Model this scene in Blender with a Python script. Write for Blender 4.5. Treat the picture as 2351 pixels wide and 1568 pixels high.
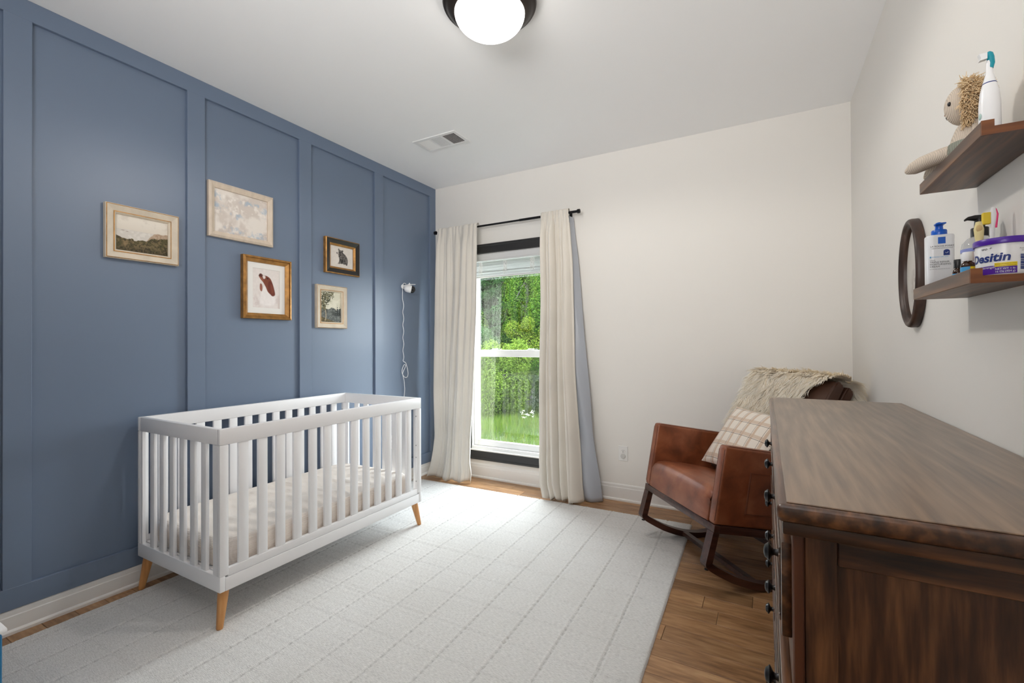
import bpy, bmesh, math, random
import numpy as np
from mathutils import Matrix, Vector, noise as mnoise
random.seed(7); RNG = np.random.default_rng(7)
SC = bpy.context.scene; COL = SC.collection; PI = math.pi
for o in list(bpy.data.objects): bpy.data.objects.remove(o)

# ------------------------------------------------------------------ camera, light, exposure
XL, YB, XR, H, CAMZ = -2.8117, 3.5326, 0.4746, 2.74, 1.2275
cam = bpy.data.cameras.new('camera'); cam.sensor_width = 36.0; cam.sensor_fit = 'HORIZONTAL'
cam.lens = 36.0 * 1047.87 / 2351; cam.clip_start = 0.05; cam.clip_end = 300
camo = bpy.data.objects.new('camera', cam); COL.objects.link(camo); SC.camera = camo
F = Vector((-0.4858149, 0.8740459, 0.0052611)); Rt = Vector((0.8740402, 0.4858364, -0.0040936)); U = Vector((0.0061340, -0.0026097, 0.9999778))
cm = Matrix((Rt, U, -F)).transposed().to_4x4(); cm.translation = (0, 0, CAMZ); camo.matrix_world = cm

SC.view_settings.view_transform = 'Standard'; SC.view_settings.look = 'None'
SC.view_settings.exposure = 0.6; SC.view_settings.gamma = 1.0; SC.view_settings.use_curve_mapping = False
try:
    SC.cycles.use_denoising = True; SC.cycles.denoiser = 'OPENIMAGEDENOISE'
    SC.cycles.max_bounces = 12; SC.cycles.diffuse_bounces = 8; SC.cycles.transmission_bounces = 8; SC.cycles.transparent_max_bounces = 16
    SC.cycles.sample_clamp_indirect = 6.0
    SC.cycles.caustics_reflective = False; SC.cycles.caustics_refractive = False
except Exception: pass

SKY = 18.0; LAMP = 17.0; FILL = 20.0
w = bpy.data.worlds.new('overcast_sky'); SC.world = w; w.use_nodes = True
bg = w.node_tree.nodes['Background']; bg.inputs[0].default_value = (0.90, 0.95, 1.0, 1); bg.inputs[1].default_value = SKY

def area(name, loc, aim, sx, sy, power, color=(1, 1, 1), portal=False):
    l = bpy.data.lights.new(name, 'AREA'); l.shape = 'RECTANGLE'; l.size = sx; l.size_y = sy; l.energy = power; l.color = color
    o = bpy.data.objects.new(name, l); COL.objects.link(o); o.location = loc
    o.rotation_euler = (Vector(aim) - Vector(loc)).to_track_quat('-Z', 'Y').to_euler()
    if portal: l.cycles.is_portal = True
    return o
area('window_portal', (-2.0, YB + .16, 1.17), (-2.0, 0, 1.17), .8, 1.8, 1, portal=True)
# added fill light behind the camera, aimed at the ceiling to brighten the room
fl_ = area('added_ceiling_fill', (-.6, -.75, 1.9), (-1.0, 1.1, 2.74), 1.6, .7, FILL, (1.0, .985, .97)); fl_.data.spread = math.radians(110)

# ------------------------------------------------------------------ helpers
WM = {}
def lin(r, g, b):
    f = lambda c: (c / 255) / 12.92 if c / 255 <= .04045 else ((c / 255 + .055) / 1.055) ** 2.4
    return (f(r), f(g), f(b), 1)

class NT:
    def __init__(s, name):
        s.m = bpy.data.materials.new(name); s.m.use_nodes = True; s.t = s.m.node_tree; s.n = s.t.nodes
        s.p = s.n['Principled BSDF']
    def new(s, typ, **kw):
        d = s.n.new(typ)
        for k, v in kw.items():
            if k in d.inputs.keys(): d.inputs[k].default_value = v
            else: setattr(d, k, v)
        return d
    def link(s, a, b): s.t.links.new(a, b)
    def coords(s, scale=(1, 1, 1), which='Object', rot=(0, 0, 0)):
        c = s.new('ShaderNodeTexCoord'); mp = s.new('ShaderNodeMapping')
        mp.inputs['Scale'].default_value = scale; mp.inputs['Rotation'].default_value = rot
        s.link(c.outputs[which], mp.inputs[0]); return mp.outputs[0]
    def ramp(s, fac, stops):
        r = s.new('ShaderNodeValToRGB'); e = r.color_ramp.elements
        while len(e) < len(stops): e.new(.5)
        for i, (p, c) in enumerate(stops): e[i].position = p; e[i].color = c if len(c) == 4 else (*c, 1)
        s.link(fac, r.inputs[0]); return r.outputs[0]
    def bump(s, h, strength=.2, dist=.002):
        b = s.new('ShaderNodeBump'); b.inputs['Strength'].default_value = strength; b.inputs['Distance'].default_value = dist
        s.link(h, b.inputs['Height']); s.link(b.outputs[0], s.p.inputs['Normal'])

def M(name, color, rough=.5, metal=0, var=0, vscale=4, bscale=0, bstr=.1, bdist=.001, spec=.5, stretch=(1, 1, 1), coat=0, sheen=0):
    t = NT(name); p = t.p
    color = tuple(color) if len(color) == 4 else (*color, 1)
    p.inputs['Base Color'].default_value = color; p.inputs['Roughness'].default_value = rough; p.inputs['Metallic'].default_value = metal
    p.inputs['Specular IOR Level'].default_value = spec; p.inputs['Coat Weight'].default_value = coat; p.inputs['Coat Roughness'].default_value = .2
    p.inputs['Sheen Weight'].default_value = sheen
    co = t.coords(stretch)
    if var:
        n = t.new('ShaderNodeTexNoise', Scale=vscale, Detail=5.0); t.link(co, n.inputs['Vector'])
        a = tuple(c * (1 - var) for c in color[:3]); b = tuple(min(1, c * (1 + var)) for c in color[:3])
        t.link(t.ramp(n.outputs[0], [(.3, a), (.7, b)]), p.inputs['Base Color'])
    if bscale:
        n = t.new('ShaderNodeTexNoise', Scale=bscale, Detail=3.0); t.link(co, n.inputs['Vector']); t.bump(n.outputs[0], bstr, bdist)
    return t.m

def wood(name, c1, c2, c3, axis, rough=.4, fine=60, coarse=7, bstr=.08, coat=0.0, per_object=0.0, spec=.5, st=.07):
    t = NT(name); p = t.p
    sc_ = [1, 1, 1]; sc_[axis] = st
    co = t.coords(tuple(sc_))
    oi = t.new('ShaderNodeObjectInfo')
    va = t.new('ShaderNodeVectorMath', operation='MULTIPLY_ADD'); va.inputs[1].default_value = (1, 1, 1)
    cb = t.new('ShaderNodeCombineXYZ'); mu = t.new('ShaderNodeMath', operation='MULTIPLY'); mu.inputs[1].default_value = 37.0 if per_object else 0.0
    t.link(oi.outputs['Random'], mu.inputs[0])
    for i in range(3): t.link(mu.outputs[0], cb.inputs[i])
    t.link(co, va.inputs[0]); t.link(cb.outputs[0], va.inputs[2])
    n1 = t.new('ShaderNodeTexNoise', Scale=coarse, Detail=6.0, Distortion=.6); t.link(va.outputs[0], n1.inputs['Vector'])
    n2 = t.new('ShaderNodeTexNoise', Scale=fine, Detail=4.0); t.link(va.outputs[0], n2.inputs['Vector'])
    mx = t.new('ShaderNodeMath', operation='MULTIPLY_ADD'); mx.inputs[1].default_value = .58
    m2 = t.new('ShaderNodeMath', operation='MULTIPLY'); m2.inputs[1].default_value = .48
    t.link(n1.outputs[0], m2.inputs[0]); t.link(n2.outputs[0], mx.inputs[0]); t.link(m2.outputs[0], mx.inputs[2])
    colr = t.ramp(mx.outputs[0], [(.36, c1), (.53, c2), (.72, c3)])
    if per_object:
        hs = t.new('ShaderNodeHueSaturation'); mr = t.new('ShaderNodeMapRange'); mr.inputs[3].default_value = 1 - per_object; mr.inputs[4].default_value = 1 + per_object
        t.link(oi.outputs['Random'], mr.inputs[0]); t.link(mr.outputs[0], hs.inputs['Value']); t.link(colr, hs.inputs['Color']); colr = hs.outputs[0]
    t.link(colr, p.inputs['Base Color']); p.inputs['Roughness'].default_value = rough
    p.inputs['Coat Weight'].default_value = coat; p.inputs['Coat Roughness'].default_value = .25; p.inputs['Specular IOR Level'].default_value = spec
    t.bump(n2.outputs[0], bstr, .001)
    return t.m

def attr_mat(name, rough=.6, spec=.3):
    t = NT(name); a = t.new('ShaderNodeAttribute', attribute_name='Col'); t.link(a.outputs['Color'], t.p.inputs['Base Color'])
    t.p.inputs['Roughness'].default_value = rough; t.p.inputs['Specular IOR Level'].default_value = spec; return t.m

class MB:
    def __init__(s): s.b = bmesh.new()
    def box(s, a, c, bev=0, seg=1, mat=None):
        lo = [min(a[i], c[i]) for i in range(3)]; hi = [max(a[i], c[i]) for i in range(3)]
        r = bmesh.ops.create_cube(s.b, size=1.0); vs = r['verts']
        for v in vs: v.co = Vector([(lo[i] + hi[i]) / 2 + v.co[i] * (hi[i] - lo[i]) for i in range(3)])
        if mat: bmesh.ops.transform(s.b, matrix=mat, verts=vs)
        if bev: bmesh.ops.bevel(s.b, geom=list({e for v in vs for e in v.link_edges}), offset=bev, segments=seg, affect='EDGES', profile=.5)
        return s
    def tube(s, pts, r, seg=8, cap=True, closed=False, flat=(1, 1)):
        pts = [Vector(p) for p in pts]; n = len(pts); rr = r if isinstance(r, (list, tuple)) else [r] * n
        rings = []; up = None
        for i in range(n):
            a = pts[(i - 1) % n] if (closed or i > 0) else pts[0]; b = pts[(i + 1) % n] if (closed or i < n - 1) else pts[-1]
            t = (b - a).normalized()
            if up is None: up = t.orthogonal().normalized()
            up = (up - t * up.dot(t));
            up = up.normalized() if up.length > 1e-6 else t.orthogonal().normalized()
            q = t.cross(up)
            rings.append([s.b.verts.new(pts[i] + (up * math.cos(2 * PI * k / seg) * flat[0] + q * math.sin(2 * PI * k / seg) * flat[1]) * rr[i]) for k in range(seg)])
        for i in range(n if closed else n - 1):
            A, B = rings[i], rings[(i + 1) % n]
            for k in range(seg): s.b.faces.new((A[k], A[(k + 1) % seg], B[(k + 1) % seg], B[k]))
        if cap and not closed:
            s.b.faces.new(rings[0][::-1]); s.b.faces.new(rings[-1])
        return s
    def lathe(s, prof, center, seg=32, axis=None, sq=None, arc=None):
        """prof: list of (r, h); axis matrix maps local z to the axis; sq=(sx,sy) scales."""
        mx = axis or Matrix.Identity(3); c = Vector(center); sx, sy = sq or (1, 1); rings = []
        for r, h in prof:
            if r < 1e-6: rings.append([s.b.verts.new(c + mx @ Vector((0, 0, h)))])
            else: rings.append([s.b.verts.new(c + mx @ Vector((r * sx * math.cos(2 * PI * k / seg), r * sy * math.sin(2 * PI * k / seg), h))) for k in range(seg)])
        for A, B in zip(rings, rings[1:]):
            for k in range(seg):
                k2 = (k + 1) % seg
                if len(A) == 1 and len(B) == 1: continue
                if len(A) == 1: s.b.faces.new((A[0], B[k2], B[k]))
                elif len(B) == 1: s.b.faces.new((A[k], A[k2], B[0]))
                else: s.b.faces.new((A[k], A[k2], B[k2], B[k]))
        if len(rings[0]) > 1: s.b.faces.new(rings[0][::-1])
        if len(rings[-1]) > 1: s.b.faces.new(rings[-1])
        return s
    def prism(s, poly, f0, f1):
        """poly of 2-D points, f0/f1 map a 2-D point to 3-D for the two caps"""
        A = [s.b.verts.new(f0(*p)) for p in poly]; B = [s.b.verts.new(f1(*p)) for p in poly]; n = len(poly)
        s.b.faces.new(A[::-1]); s.b.faces.new(B)
        for k in range(n): s.b.faces.new((A[k], A[(k + 1) % n], B[(k + 1) % n], B[k]))
        return s
    def face(s, pts): s.b.faces.new([s.b.verts.new(p) for p in pts]); return s
    def grid(s, nu, nv, fn, uv=False, cu=False):
        V = [[s.b.verts.new(fn(i / (nu if cu else nu), j / nv)) for i in range(nu if cu else nu + 1)] for j in range(nv + 1)]
        lay = s.b.loops.layers.uv.verify() if uv else None
        for j in range(nv):
            for i in range(nu):
                i2 = (i + 1) % nu if cu else i + 1
                f = s.b.faces.new((V[j][i], V[j][i2], V[j + 1][i2], V[j + 1][i]))
                if uv:
                    for l, (a, b) in zip(f.loops, ((i, j), (i + 1, j), (i + 1, j + 1), (i, j + 1))): l[lay].uv = (a / nu, b / nv)
        return s
    def sphere(s, c, r, seg=16, sc=(1, 1, 1), mat=None):
        rr = bmesh.ops.create_uvsphere(s.b, u_segments=seg, v_segments=max(6, seg // 2), radius=r)
        for v in rr['verts']: v.co = Vector((v.co.x * sc[0], v.co.y * sc[1], v.co.z * sc[2]))
        if mat: bmesh.ops.transform(s.b, matrix=mat, verts=rr['verts'])
        for v in rr['verts']: v.co += Vector(c)
        return s
    def text(s, string, size, fn, offset=0.0, shear=0.0, align='CENTER', sub=0.0):
        cu = bpy.data.curves.new('txt', 'FONT'); cu.body = string; cu.size = 1.0; cu.offset = (offset / size if offset > .0002 else 0.0); cu.shear = shear; cu.align_x = align; cu.resolution_u = 3
        o = bpy.data.objects.new('txt', cu); me = bpy.data.meshes.new_from_object(o)
        if sub:      # cut the letters small enough to follow a curved surface
            tb_ = bmesh.new(); tb_.from_mesh(me); bmesh.ops.triangulate(tb_, faces=tb_.faces[:])
            for _ in range(4):
                le = [e for e in tb_.edges if e.calc_length() * size > sub]
                if not le: break
                bmesh.ops.subdivide_edges(tb_, edges=le, cuts=1); bmesh.ops.triangulate(tb_, faces=[f for f in tb_.faces if len(f.verts) > 3])
            tb_.to_mesh(me); tb_.free()
        vs = [s.b.verts.new(fn(v.co.x * size, v.co.y * size)) for v in me.vertices]
        for p in me.polygons:
            try: s.b.faces.new([vs[i] for i in p.vertices])
            except ValueError: pass
        bpy.data.objects.remove(o); bpy.data.curves.remove(cu); bpy.data.meshes.remove(me); return s

def finish(me, mat, smooth):
    me.materials.append(mat)
    if smooth:
        me.polygons.foreach_set('use_smooth', [True] * len(me.polygons))
        if smooth is not True: me.set_sharp_from_angle(angle=math.radians(smooth))

def obj(name, mb, mat, parent=None, smooth=35, xf=None, fix=True):
    me = bpy.data.meshes.new(name)
    if isinstance(mb, MB):
        if fix: bmesh.ops.recalc_face_normals(mb.b, faces=mb.b.faces[:])
        mb.b.to_mesh(me); mb.b.free()
    else: me.from_pydata(mb[0], [], mb[1])
    if xf is not None: me.transform(xf)
    finish(me, mat, smooth)
    o = bpy.data.objects.new(name, me); COL.objects.link(o)
    if parent is not None:
        o.parent = parent; me.transform(WM[parent].inverted()); WM[o] = WM[parent]
    else: WM[o] = Matrix.Identity(4)
    return o

def rebase(o, loc):
    """give a one-mesh thing an origin at its base"""
    o.data.transform(Matrix.Translation(-Vector(loc))); o.location = loc; WM[o] = Matrix.Translation(loc); return o

def inst(name, me, parent, loc, rot=(0, 0, 0)):
    o = bpy.data.objects.new(name, me); COL.objects.link(o)
    o.parent = parent; mm = Matrix.Translation(loc) @ Matrix.Rotation(rot[2], 4, 'Z') @ Matrix.Rotation(rot[1], 4, 'Y') @ Matrix.Rotation(rot[0], 4, 'X')
    o.matrix_local = WM[parent].inverted() @ mm; WM[o] = mm; return o

def empty(name, loc, mat=None):
    o = bpy.data.objects.new(name, None); COL.objects.link(o); o.empty_display_size = .1
    m = mat or Matrix.Translation(loc); o.matrix_world = m; WM[o] = m.copy(); return o

def tag(o, label=None, cat=None, group=None, kind=None):
    if label: o['label'] = label
    if cat: o['category'] = cat
    if group: o['group'] = group
    if kind: o['kind'] = kind
    return o
def struct(o): o['kind'] = 'structure'; return o

def colgrid(name, arr, fn, mat, parent):
    """flat picture: arr (h,w,3) linear colours on a grid, fn(u,v)->3-D"""
    h, wd, _ = arr.shape
    vs = [fn(i / (wd - 1), 1 - j / (h - 1)) for j in range(h) for i in range(wd)]
    fs = [(j * wd + i, (j + 1) * wd + i, (j + 1) * wd + i + 1, j * wd + i + 1) for j in range(h - 1) for i in range(wd - 1)]
    me = bpy.data.meshes.new(name); me.from_pydata(vs, [], fs)
    ca = me.color_attributes.new('Col', 'FLOAT_COLOR', 'POINT')
    ca.data.foreach_set('color', np.concatenate([arr.reshape(-1, 3), np.ones((h * wd, 1))], 1).astype(np.float32).ravel())
    me.materials.append(mat); o = bpy.data.objects.new(name, me); COL.objects.link(o)
    o.parent = parent; me.transform(WM[parent].inverted()); WM[o] = WM[parent]; return o

# ------------------------------------------------------------------ materials
m_wall = M('warm_white_paint', (.80, .775, .735), .75, bscale=220, bstr=.05, spec=.25)
m_ceil = M('ceiling_paint', (.91, .912, .915), .85, bscale=160, bstr=.05, spec=.2)
m_blue = M('slate_blue_paint', lin(106, 121, 143), .42, bscale=180, bstr=.06, spec=.6)
m_trim = M('white_trim_paint', (.80, .79, .77), .35, bscale=30, bstr=.01)
m_black = M('black_brown_trim', (.022, .021, .021), .4, bscale=60, bstr=.03)
m_vinyl = M('white_vinyl', (.82, .82, .82), .3, bscale=30, bstr=.01)
m_floor = wood('oak_floor', lin(118, 84, 55), lin(156, 116, 79), lin(184, 146, 106), 0, .33, 60, 11, .06, per_object=.18, st=.16)
m_joint = M('floor_joint', (.03, .02, .013), .9, bscale=60)

# ------------------------------------------------------------------ room shell
YF = -1.25; T = .14
fl = struct(obj('floor', MB().box((XL - .3, YF, -.16), (XR + .1, YB + .14, -.012)), m_joint)); 
PITCH = .109; row = 0; yy = 2.61 - PITCH * 36
while yy < YB:
    y1 = min(yy + PITCH, YB + .01); x = XL - .02 - random.random() * .8
    while x < XR and y1 > YF:
        ln = random.choice((.55, .8, 1.05, 1.3)); a, b = max(x, XL - .02), min(x + ln, XR + .02)
        if b - a > .02: obj('plank', MB().box((a + .0008, max(yy, YF) + .0008, -.014), (b - .0008, y1 - .0008, random.uniform(-.0008, 0)), .0012), m_floor, fl, False)
        x += ln
    yy += PITCH; row += 1

struct(obj('ceiling', MB().box((XL - .3, YF - .1, H), (XR + .2, YB + .14, H + .15)), m_ceil, smooth=False))
struct(obj('wall_right', MB().box((XR, YF - .1, -.16), (XR + .15, YB + .14, H)), m_wall, smooth=False))
struct(obj('wall_front', MB().box((XL - .2, YF - .12, -.16), (XR, YF, H)), m_wall, smooth=False))
# back wall with its window opening
WX0, WX1, WZ0, WZ1 = -2.40, -1.61, .275, 2.06
bw = MB()
bw.box((XL - .2, YB, -.16), (WX0, YB + T, H)).box((WX1, YB, -.16), (XR, YB + T, H)).box((WX0, YB, -.16), (WX1, YB + T, WZ0)).box((WX0, YB, WZ1), (WX1, YB + T, H))
struct(obj('wall_back', bw, m_wall, smooth=False))
# left wall: recessed panels with battens and rails
wl = struct(obj('wall_left', MB().box((XL - .2, YF, -.16), (XL - .018, YB, H)), m_blue, smooth=False))
obj('top_rail', MB().box((XL - .019, YF, 2.651), (XL, YB, H), .0015), m_blue, wl, False)
obj('bottom_rail', MB().box((XL - .019, YF, .104), (XL, YB, .197), .0015), m_blue, wl, False)
for a, b in ((-.77, -.68), (-.068, .022), (.639, .727), (1.343, 1.435), (2.043, 2.138), (2.741, 2.835), (3.447, YB)):
    obj('batten', MB().box((XL - .019, a, .195), (XL - .0005, b, 2.653), .0015), m_blue, wl, False)

# baseboards with shoe moulding
def base_profile(h): return [(0, 0), (.016, 0), (.016, .012), (.013, .017), (.008, .02), (.008, h - .03), (.006, h - .026), (.006, h - .008), (.003, h), (0, h)]
bl = struct(obj('baseboard_left', MB().prism(base_profile(.104), lambda a, z: Vector((XL - .010 + a, YF, z)), lambda a, z: Vector((XL - .010 + a, YB, z))), m_trim, smooth=False))
bb = struct(obj('baseboard_back', MB().prism(base_profile(.131), lambda a, z: Vector((XL, YB - a, z)), lambda a, z: Vector((XR, YB - a, z))), m_trim, smooth=False))
br = struct(obj('baseboard_right', MB().prism(base_profile(.131), lambda a, z: Vector((XR - a, YF, z)), lambda a, z: Vector((XR - a, YB, z))), m_trim, smooth=False))

# ------------------------------------------------------------------ window
win = struct(empty('window_1', ((WX0 + WX1) / 2, YB, WZ0)))
CW = .085
def casing(a, b): return MB().box(a, b, .004)
hc = MB().box((WX0 - CW, YB - .018, 2.055), (WX1 + CW, YB, 2.139), .003); hc.box((WX0 - CW, YB - .024, 2.118), (WX1 + CW, YB, 2.139), .003)
obj('head_casing', hc, m_black, win, False)
for x0, x1 in ((WX0 - CW, WX0 + .005), (WX1 - .005, WX1 + CW)):
    obj('side_casing', casing((x0, YB - .018, .17), (x1, YB, 2.055)), m_black, win, False)
ap = MB().box((WX0 - CW, YB - .018, .168), (WX1 + CW, YB, .248), .003); ap.box((WX0 - CW, YB - .024, .168), (WX1 + CW, YB, .186), .003)
obj('apron', ap, m_black, win, False)
obj('stool', MB().box((WX0 - CW, YB - .022, .2485), (WX1 + CW, YB + .05, .262), .003), m_trim, win, False)
jb = MB().box((WX0 - .001, YB - .002, WZ0), (WX0 + .014, YB + T, WZ1)).box((WX1 - .014, YB - .002, WZ0), (WX1 + .001, YB + T, WZ1)).box((WX0, YB - .002, WZ1 - .014), (WX1, YB + T, WZ1 + .001)).box((WX0, YB - .004, .262), (WX1, YB + T, .288))
obj('jamb', jb, m_vinyl, win, False)
GX0, GX1 = -2.345, -1.665
def sash(name, z0, z1, y, rb, rt, GX0=GX0):
    m = MB().box((WX0 + .014, y, z0), (GX0, y + .032, z1), .003).box((GX1, y, z0), (WX1 - .014, y + .032, z1), .003)
    m.box((GX0 - .002, y, z0), (GX1 + .002, y + .032, z0 + rb), .003).box((GX0 - .002, y, z1 - rt), (GX1 + .002, y + .032, z1), .003)
    m.box((GX0 - .002, y + .006, z0 + rb), (GX0 + .006, y + .03, z1 - rt)).box((GX1 - .006, y + .006, z0 + rb), (GX1 + .002, y + .03, z1 - rt))
    return obj(name, m, m_vinyl, win, False)
ls = sash('lower_sash', .289, 1.172, YB + .028, .052, .062); us = sash('upper_sash', 1.118, 2.04, YB + .066, .055, .05, -2.374)
t = NT('window_glass'); t.n.remove(t.p); tr = t.new('ShaderNodeBsdfTransparent'); gl = t.new('ShaderNodeBsdfGlossy', Roughness=.02); mx = t.new('ShaderNodeMixShader')
tr.inputs[0].default_value = (.95, .97, .96, 1); mx.inputs[0].default_value = .05
t.link(tr.outputs[0], mx.inputs[1]); t.link(gl.outputs[0], mx.inputs[2]); t.link(mx.outputs[0], t.n['Material Output'].inputs[0]); m_glass = t.m
t = NT('insect_screen_mesh'); tr = t.new('ShaderNodeBsdfTransparent'); df = t.new('ShaderNodeBsdfDiffuse'); df.inputs[0].default_value = (.12, .13, .12, 1); mx = t.new('ShaderNodeMixShader'); mx.inputs[0].default_value = .12
t.n.remove(t.p); t.link(tr.outputs[0], mx.inputs[1]); t.link(df.outputs[0], mx.inputs[2]); t.link(mx.outputs[0], t.n['Material Output'].inputs[0]); m_screen = t.m
obj('pane', MB().box((GX0, YB + .042, .335), (GX1, YB + .045, 1.115)), m_glass, ls, False)
obj('pane', MB().box((-2.374, YB + .08, 1.168), (GX1, YB + .083, 1.995)), m_glass, us, False)
obj('insect_screen', MB().box((WX0 + .015, YB + .112, .29), (WX1 - .015, YB + .1125, 1.14)), m_screen, win, False)
sf = MB()
for x in (WX0 + .02, WX1 - .02): sf.box((x - .006, YB + .105, .289), (x + .006, YB + .118, 1.14))
sf.box((WX0 + .014, YB + .105, 1.13), (WX1 - .014, YB + .118, 1.145))
obj('screen_frame', sf, m_black, win, False)
for x in (-2.17, -1.80):
    k = MB().box((x - .03, YB + .030, 1.172), (x + .03, YB + .055, 1.178), .002); k.box((x - .022, YB + .032, 1.178), (x + .03, YB + .05, 1.186), .003)
    obj('sash_lock', k, m_vinyl, win, False)

# raised mini blind
m_blind = M('white_blind', (.60, .60, .60), .4, bscale=20, bstr=.02); m_cord = M('white_cord', (.8, .8, .78), .6, bscale=300)
bd = tag(empty('window_blind', (-2.005, YB + .012, 1.83)), 'white horizontal slat blind pulled up at the top of the window', 'blind')
v = MB().box((WX0 + .016, YB - .008, 1.992), (WX1 - .016, YB + .004, 2.05), .003); v.box((WX0 + .016, YB - .013, 1.985), (WX1 - .016, YB + .004, 1.998), .004)
obj('valance', v, m_blind, bd, False); obj('headrail', MB().box((WX0 + .018, YB + .005, 1.995), (WX1 - .018, YB + .026, 2.045), .002), m_blind, bd, False)
sm = MB()
me = bpy.data.meshes.new('slat'); sm.grid(2, 4, lambda a, b: Vector(((a - .5) * (WX1 - WX0 - .045), (b - .5) * .025, .002 * math.sin(PI * b)))); sm.b.to_mesh(me); sm.b.free(); finish(me, m_blind, True)
zs = 1.856
for i in range(17):
    inst('slat', me, bd, (-2.005 + random.uniform(-.003, .003), YB + .013, zs), (random.uniform(-.5, -.2), random.uniform(-.003, .003), 0)); zs += random.uniform(.0062, .0088)
obj('bottom_rail', MB().box((WX0 + .02, YB + .001, 1.834), (WX1 - .02, YB + .026, 1.85), .003), m_blind, bd, False)
for cx in (-2.29, -2.03, -1.76):
    p = []
    for i in range(70): p.append((cx + .022 * math.sin(i * 1.9 + cx) + random.uniform(-.008, .008), YB - .003 + random.uniform(-.002, .003), 1.852 + .125 * abs(math.sin(i * .41))))
    obj('ladder_cord', MB().tube(p, .0011, 4), m_cord, bd)

# curtain rod
m_rod = M('black_metal', (.012, .012, .013), .35, .6, bscale=80, bstr=.02)
RY, RZ = YB - .10, 2.283
rod = tag(empty('curtain_rod', (-2.02, RY, RZ)), 'thin black curtain rod with drum finials above the window', 'curtain rod')
obj('rod_tube', MB().tube([(-2.72, RY, RZ), (-1.80, RY, RZ)], .0085, 16), m_rod, rod); obj('rod_tube', MB().tube([(-1.83, RY, RZ), (-1.31, RY, RZ)], .0105, 16), m_rod, rod)
for x, d in ((-2.72, -1), (-1.31, 1)):
    obj('finial', MB().tube([(x - .004 * d, RY, RZ), (x + .004 * d, RY, RZ), (x + .005 * d, RY, RZ), (x + .024 * d, RY, RZ), (x + .026 * d, RY, RZ)], [.011, .011, .017, .017, .014], 20), m_rod, rod)
for x in (-2.66, -1.40):
    b = MB().box((x - .012, YB - .006, RZ - .05), (x + .012, YB, RZ + .02), .002); b.box((x - .006, RY - .004, RZ - .024), (x + .006, YB, RZ - .013), .001); b.box((x - .006, RY - .014, RZ - .024), (x + .006, RY + .014, RZ - .0115), .001)
    obj('bracket', b, m_rod, rod, False)

# curtains
m_cloth_l = M('cream_curtain_cloth', lin(219, 213, 203), .85, var=.05, vscale=3, bscale=260, bstr=.12, bdist=.0006, sheen=.25)
m_lining = M('grey_satin_lining', lin(172, 177, 186), .36, bscale=6, bstr=.15, bdist=.004, sheen=.2)
def interp(tab, z):
    tab = sorted(tab)
    return float(np.interp(z, [a for a, b in tab], [b for a, b in tab]))
def curtain(name, xl, xr, yc, amp, phases, label, s0=0, s1=1, part=None, mat=None, parent=None, nu=150, nv=90):
    ztop = RZ + .030
    def fn(a, b):
        if b > .93:   # over the rod
            k = (b - .93) / .07; z = ztop - .012 + .014 * math.sin(k * PI) ; yo = -.016 + .032 * k; zz = ztop - .01; yo -= .008 * (1 - k)
        else:
            z = .003 + (ztop - .015) * (b / .93); yo = -.024; zz = z
        s = s0 + (s1 - s0) * a
        x0, x1 = interp(xl, zz), interp(xr, zz)
        f = 0; dx = 0
        A = interp(amp, zz)
        for n, ph, wgt, drift in phases:
            arg = 2 * PI * n * s + ph + drift * (2.3 - zz)
            f += wgt * (1 - 2 * abs(math.sin(arg / 2)) ** .8) ; dx += wgt * math.cos(arg)
        top = max(0, min(1, (2.27 - zz) / .14))
        fw = mnoise.noise(Vector((s * 9, zz * 1.3, 3.1))) * .012
        x = x0 + (x1 - x0) * s + dx * A * .30 * top
        x = max(min(x0, x1) - .004, min(max(x0, x1) + .004, x))
        y = interp(yc, zz) + yo + A * f * (.25 + .75 * top) + fw * top
        if top < 1: y += .004 * (1 - top) * math.sin(s * 60 + 2 * math.sin(s * 13))
        y = min(y, YB - .028); y = min(y, RY - .016) if (zz > RZ - .03 and b <= .93) else y
        if zz < .25: y -= (.25 - zz) * .06 * (1 + math.sin(s * 17))
        return Vector((x, y, z + (.012 * (1 + math.sin(s * 23)) * max(0, 1 - zz / .3) if b < .9 else 0)))
    o = obj(part or name, MB().grid(nu, nv, fn), mat or m_cloth_l, parent, True, fix=False)
    md = o.modifiers.new('thickness', 'SOLIDIFY'); md.thickness = .0025; md.offset = 0
    return o
cl = tag(empty('curtain', (-2.48, 3.40, 0)), 'cream curtain panel hanging beside the blue wall', 'curtain')
curtain('curtain', [(2.3, -2.690), (1.6, -2.688), (.78, -2.680), (.37, -2.665), (.12, -2.685), (0, -2.715)], [(2.3, -2.245), (1.58, -2.252), (.8, -2.284), (.4, -2.308), (.18, -2.295), (.08, -2.268), (0, -2.268)],
        [(2.3, RY), (1.6, RY - .005), (.4, RY - .03), (0, RY - .065)], [(2.3, .016), (2.0, .024), (1.2, .032), (0, .042)],
        [(3.0, 1.9, .42, .55), (5.0, .7, .34, .9), (1.4, 2.6, .75, .75), (9, .3, .10, .4)], '', part='drape', parent=cl)
cr = tag(empty('curtain', (-1.35, 3.39, 0)), 'beige curtain panel with grey lining showing, right of the window', 'curtain')
RL = [(2.3, -1.620), (1.55, -1.598), (.83, -1.596), (.29, -1.588), (.12, -1.57), (0, -1.53)]
RS = [(2.3, -1.375), (1.88, -1.340), (1.02, -1.318), (.5, -1.28), (.12, -1.25), (0, -1.235)]
RR = [(2.3, -1.373), (2.1, -1.352), (1.9, -1.325), (1.53, -1.292), (1.02, -1.238), (.51, -1.187), (.12, -1.125), (0, -1.108)]
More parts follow.
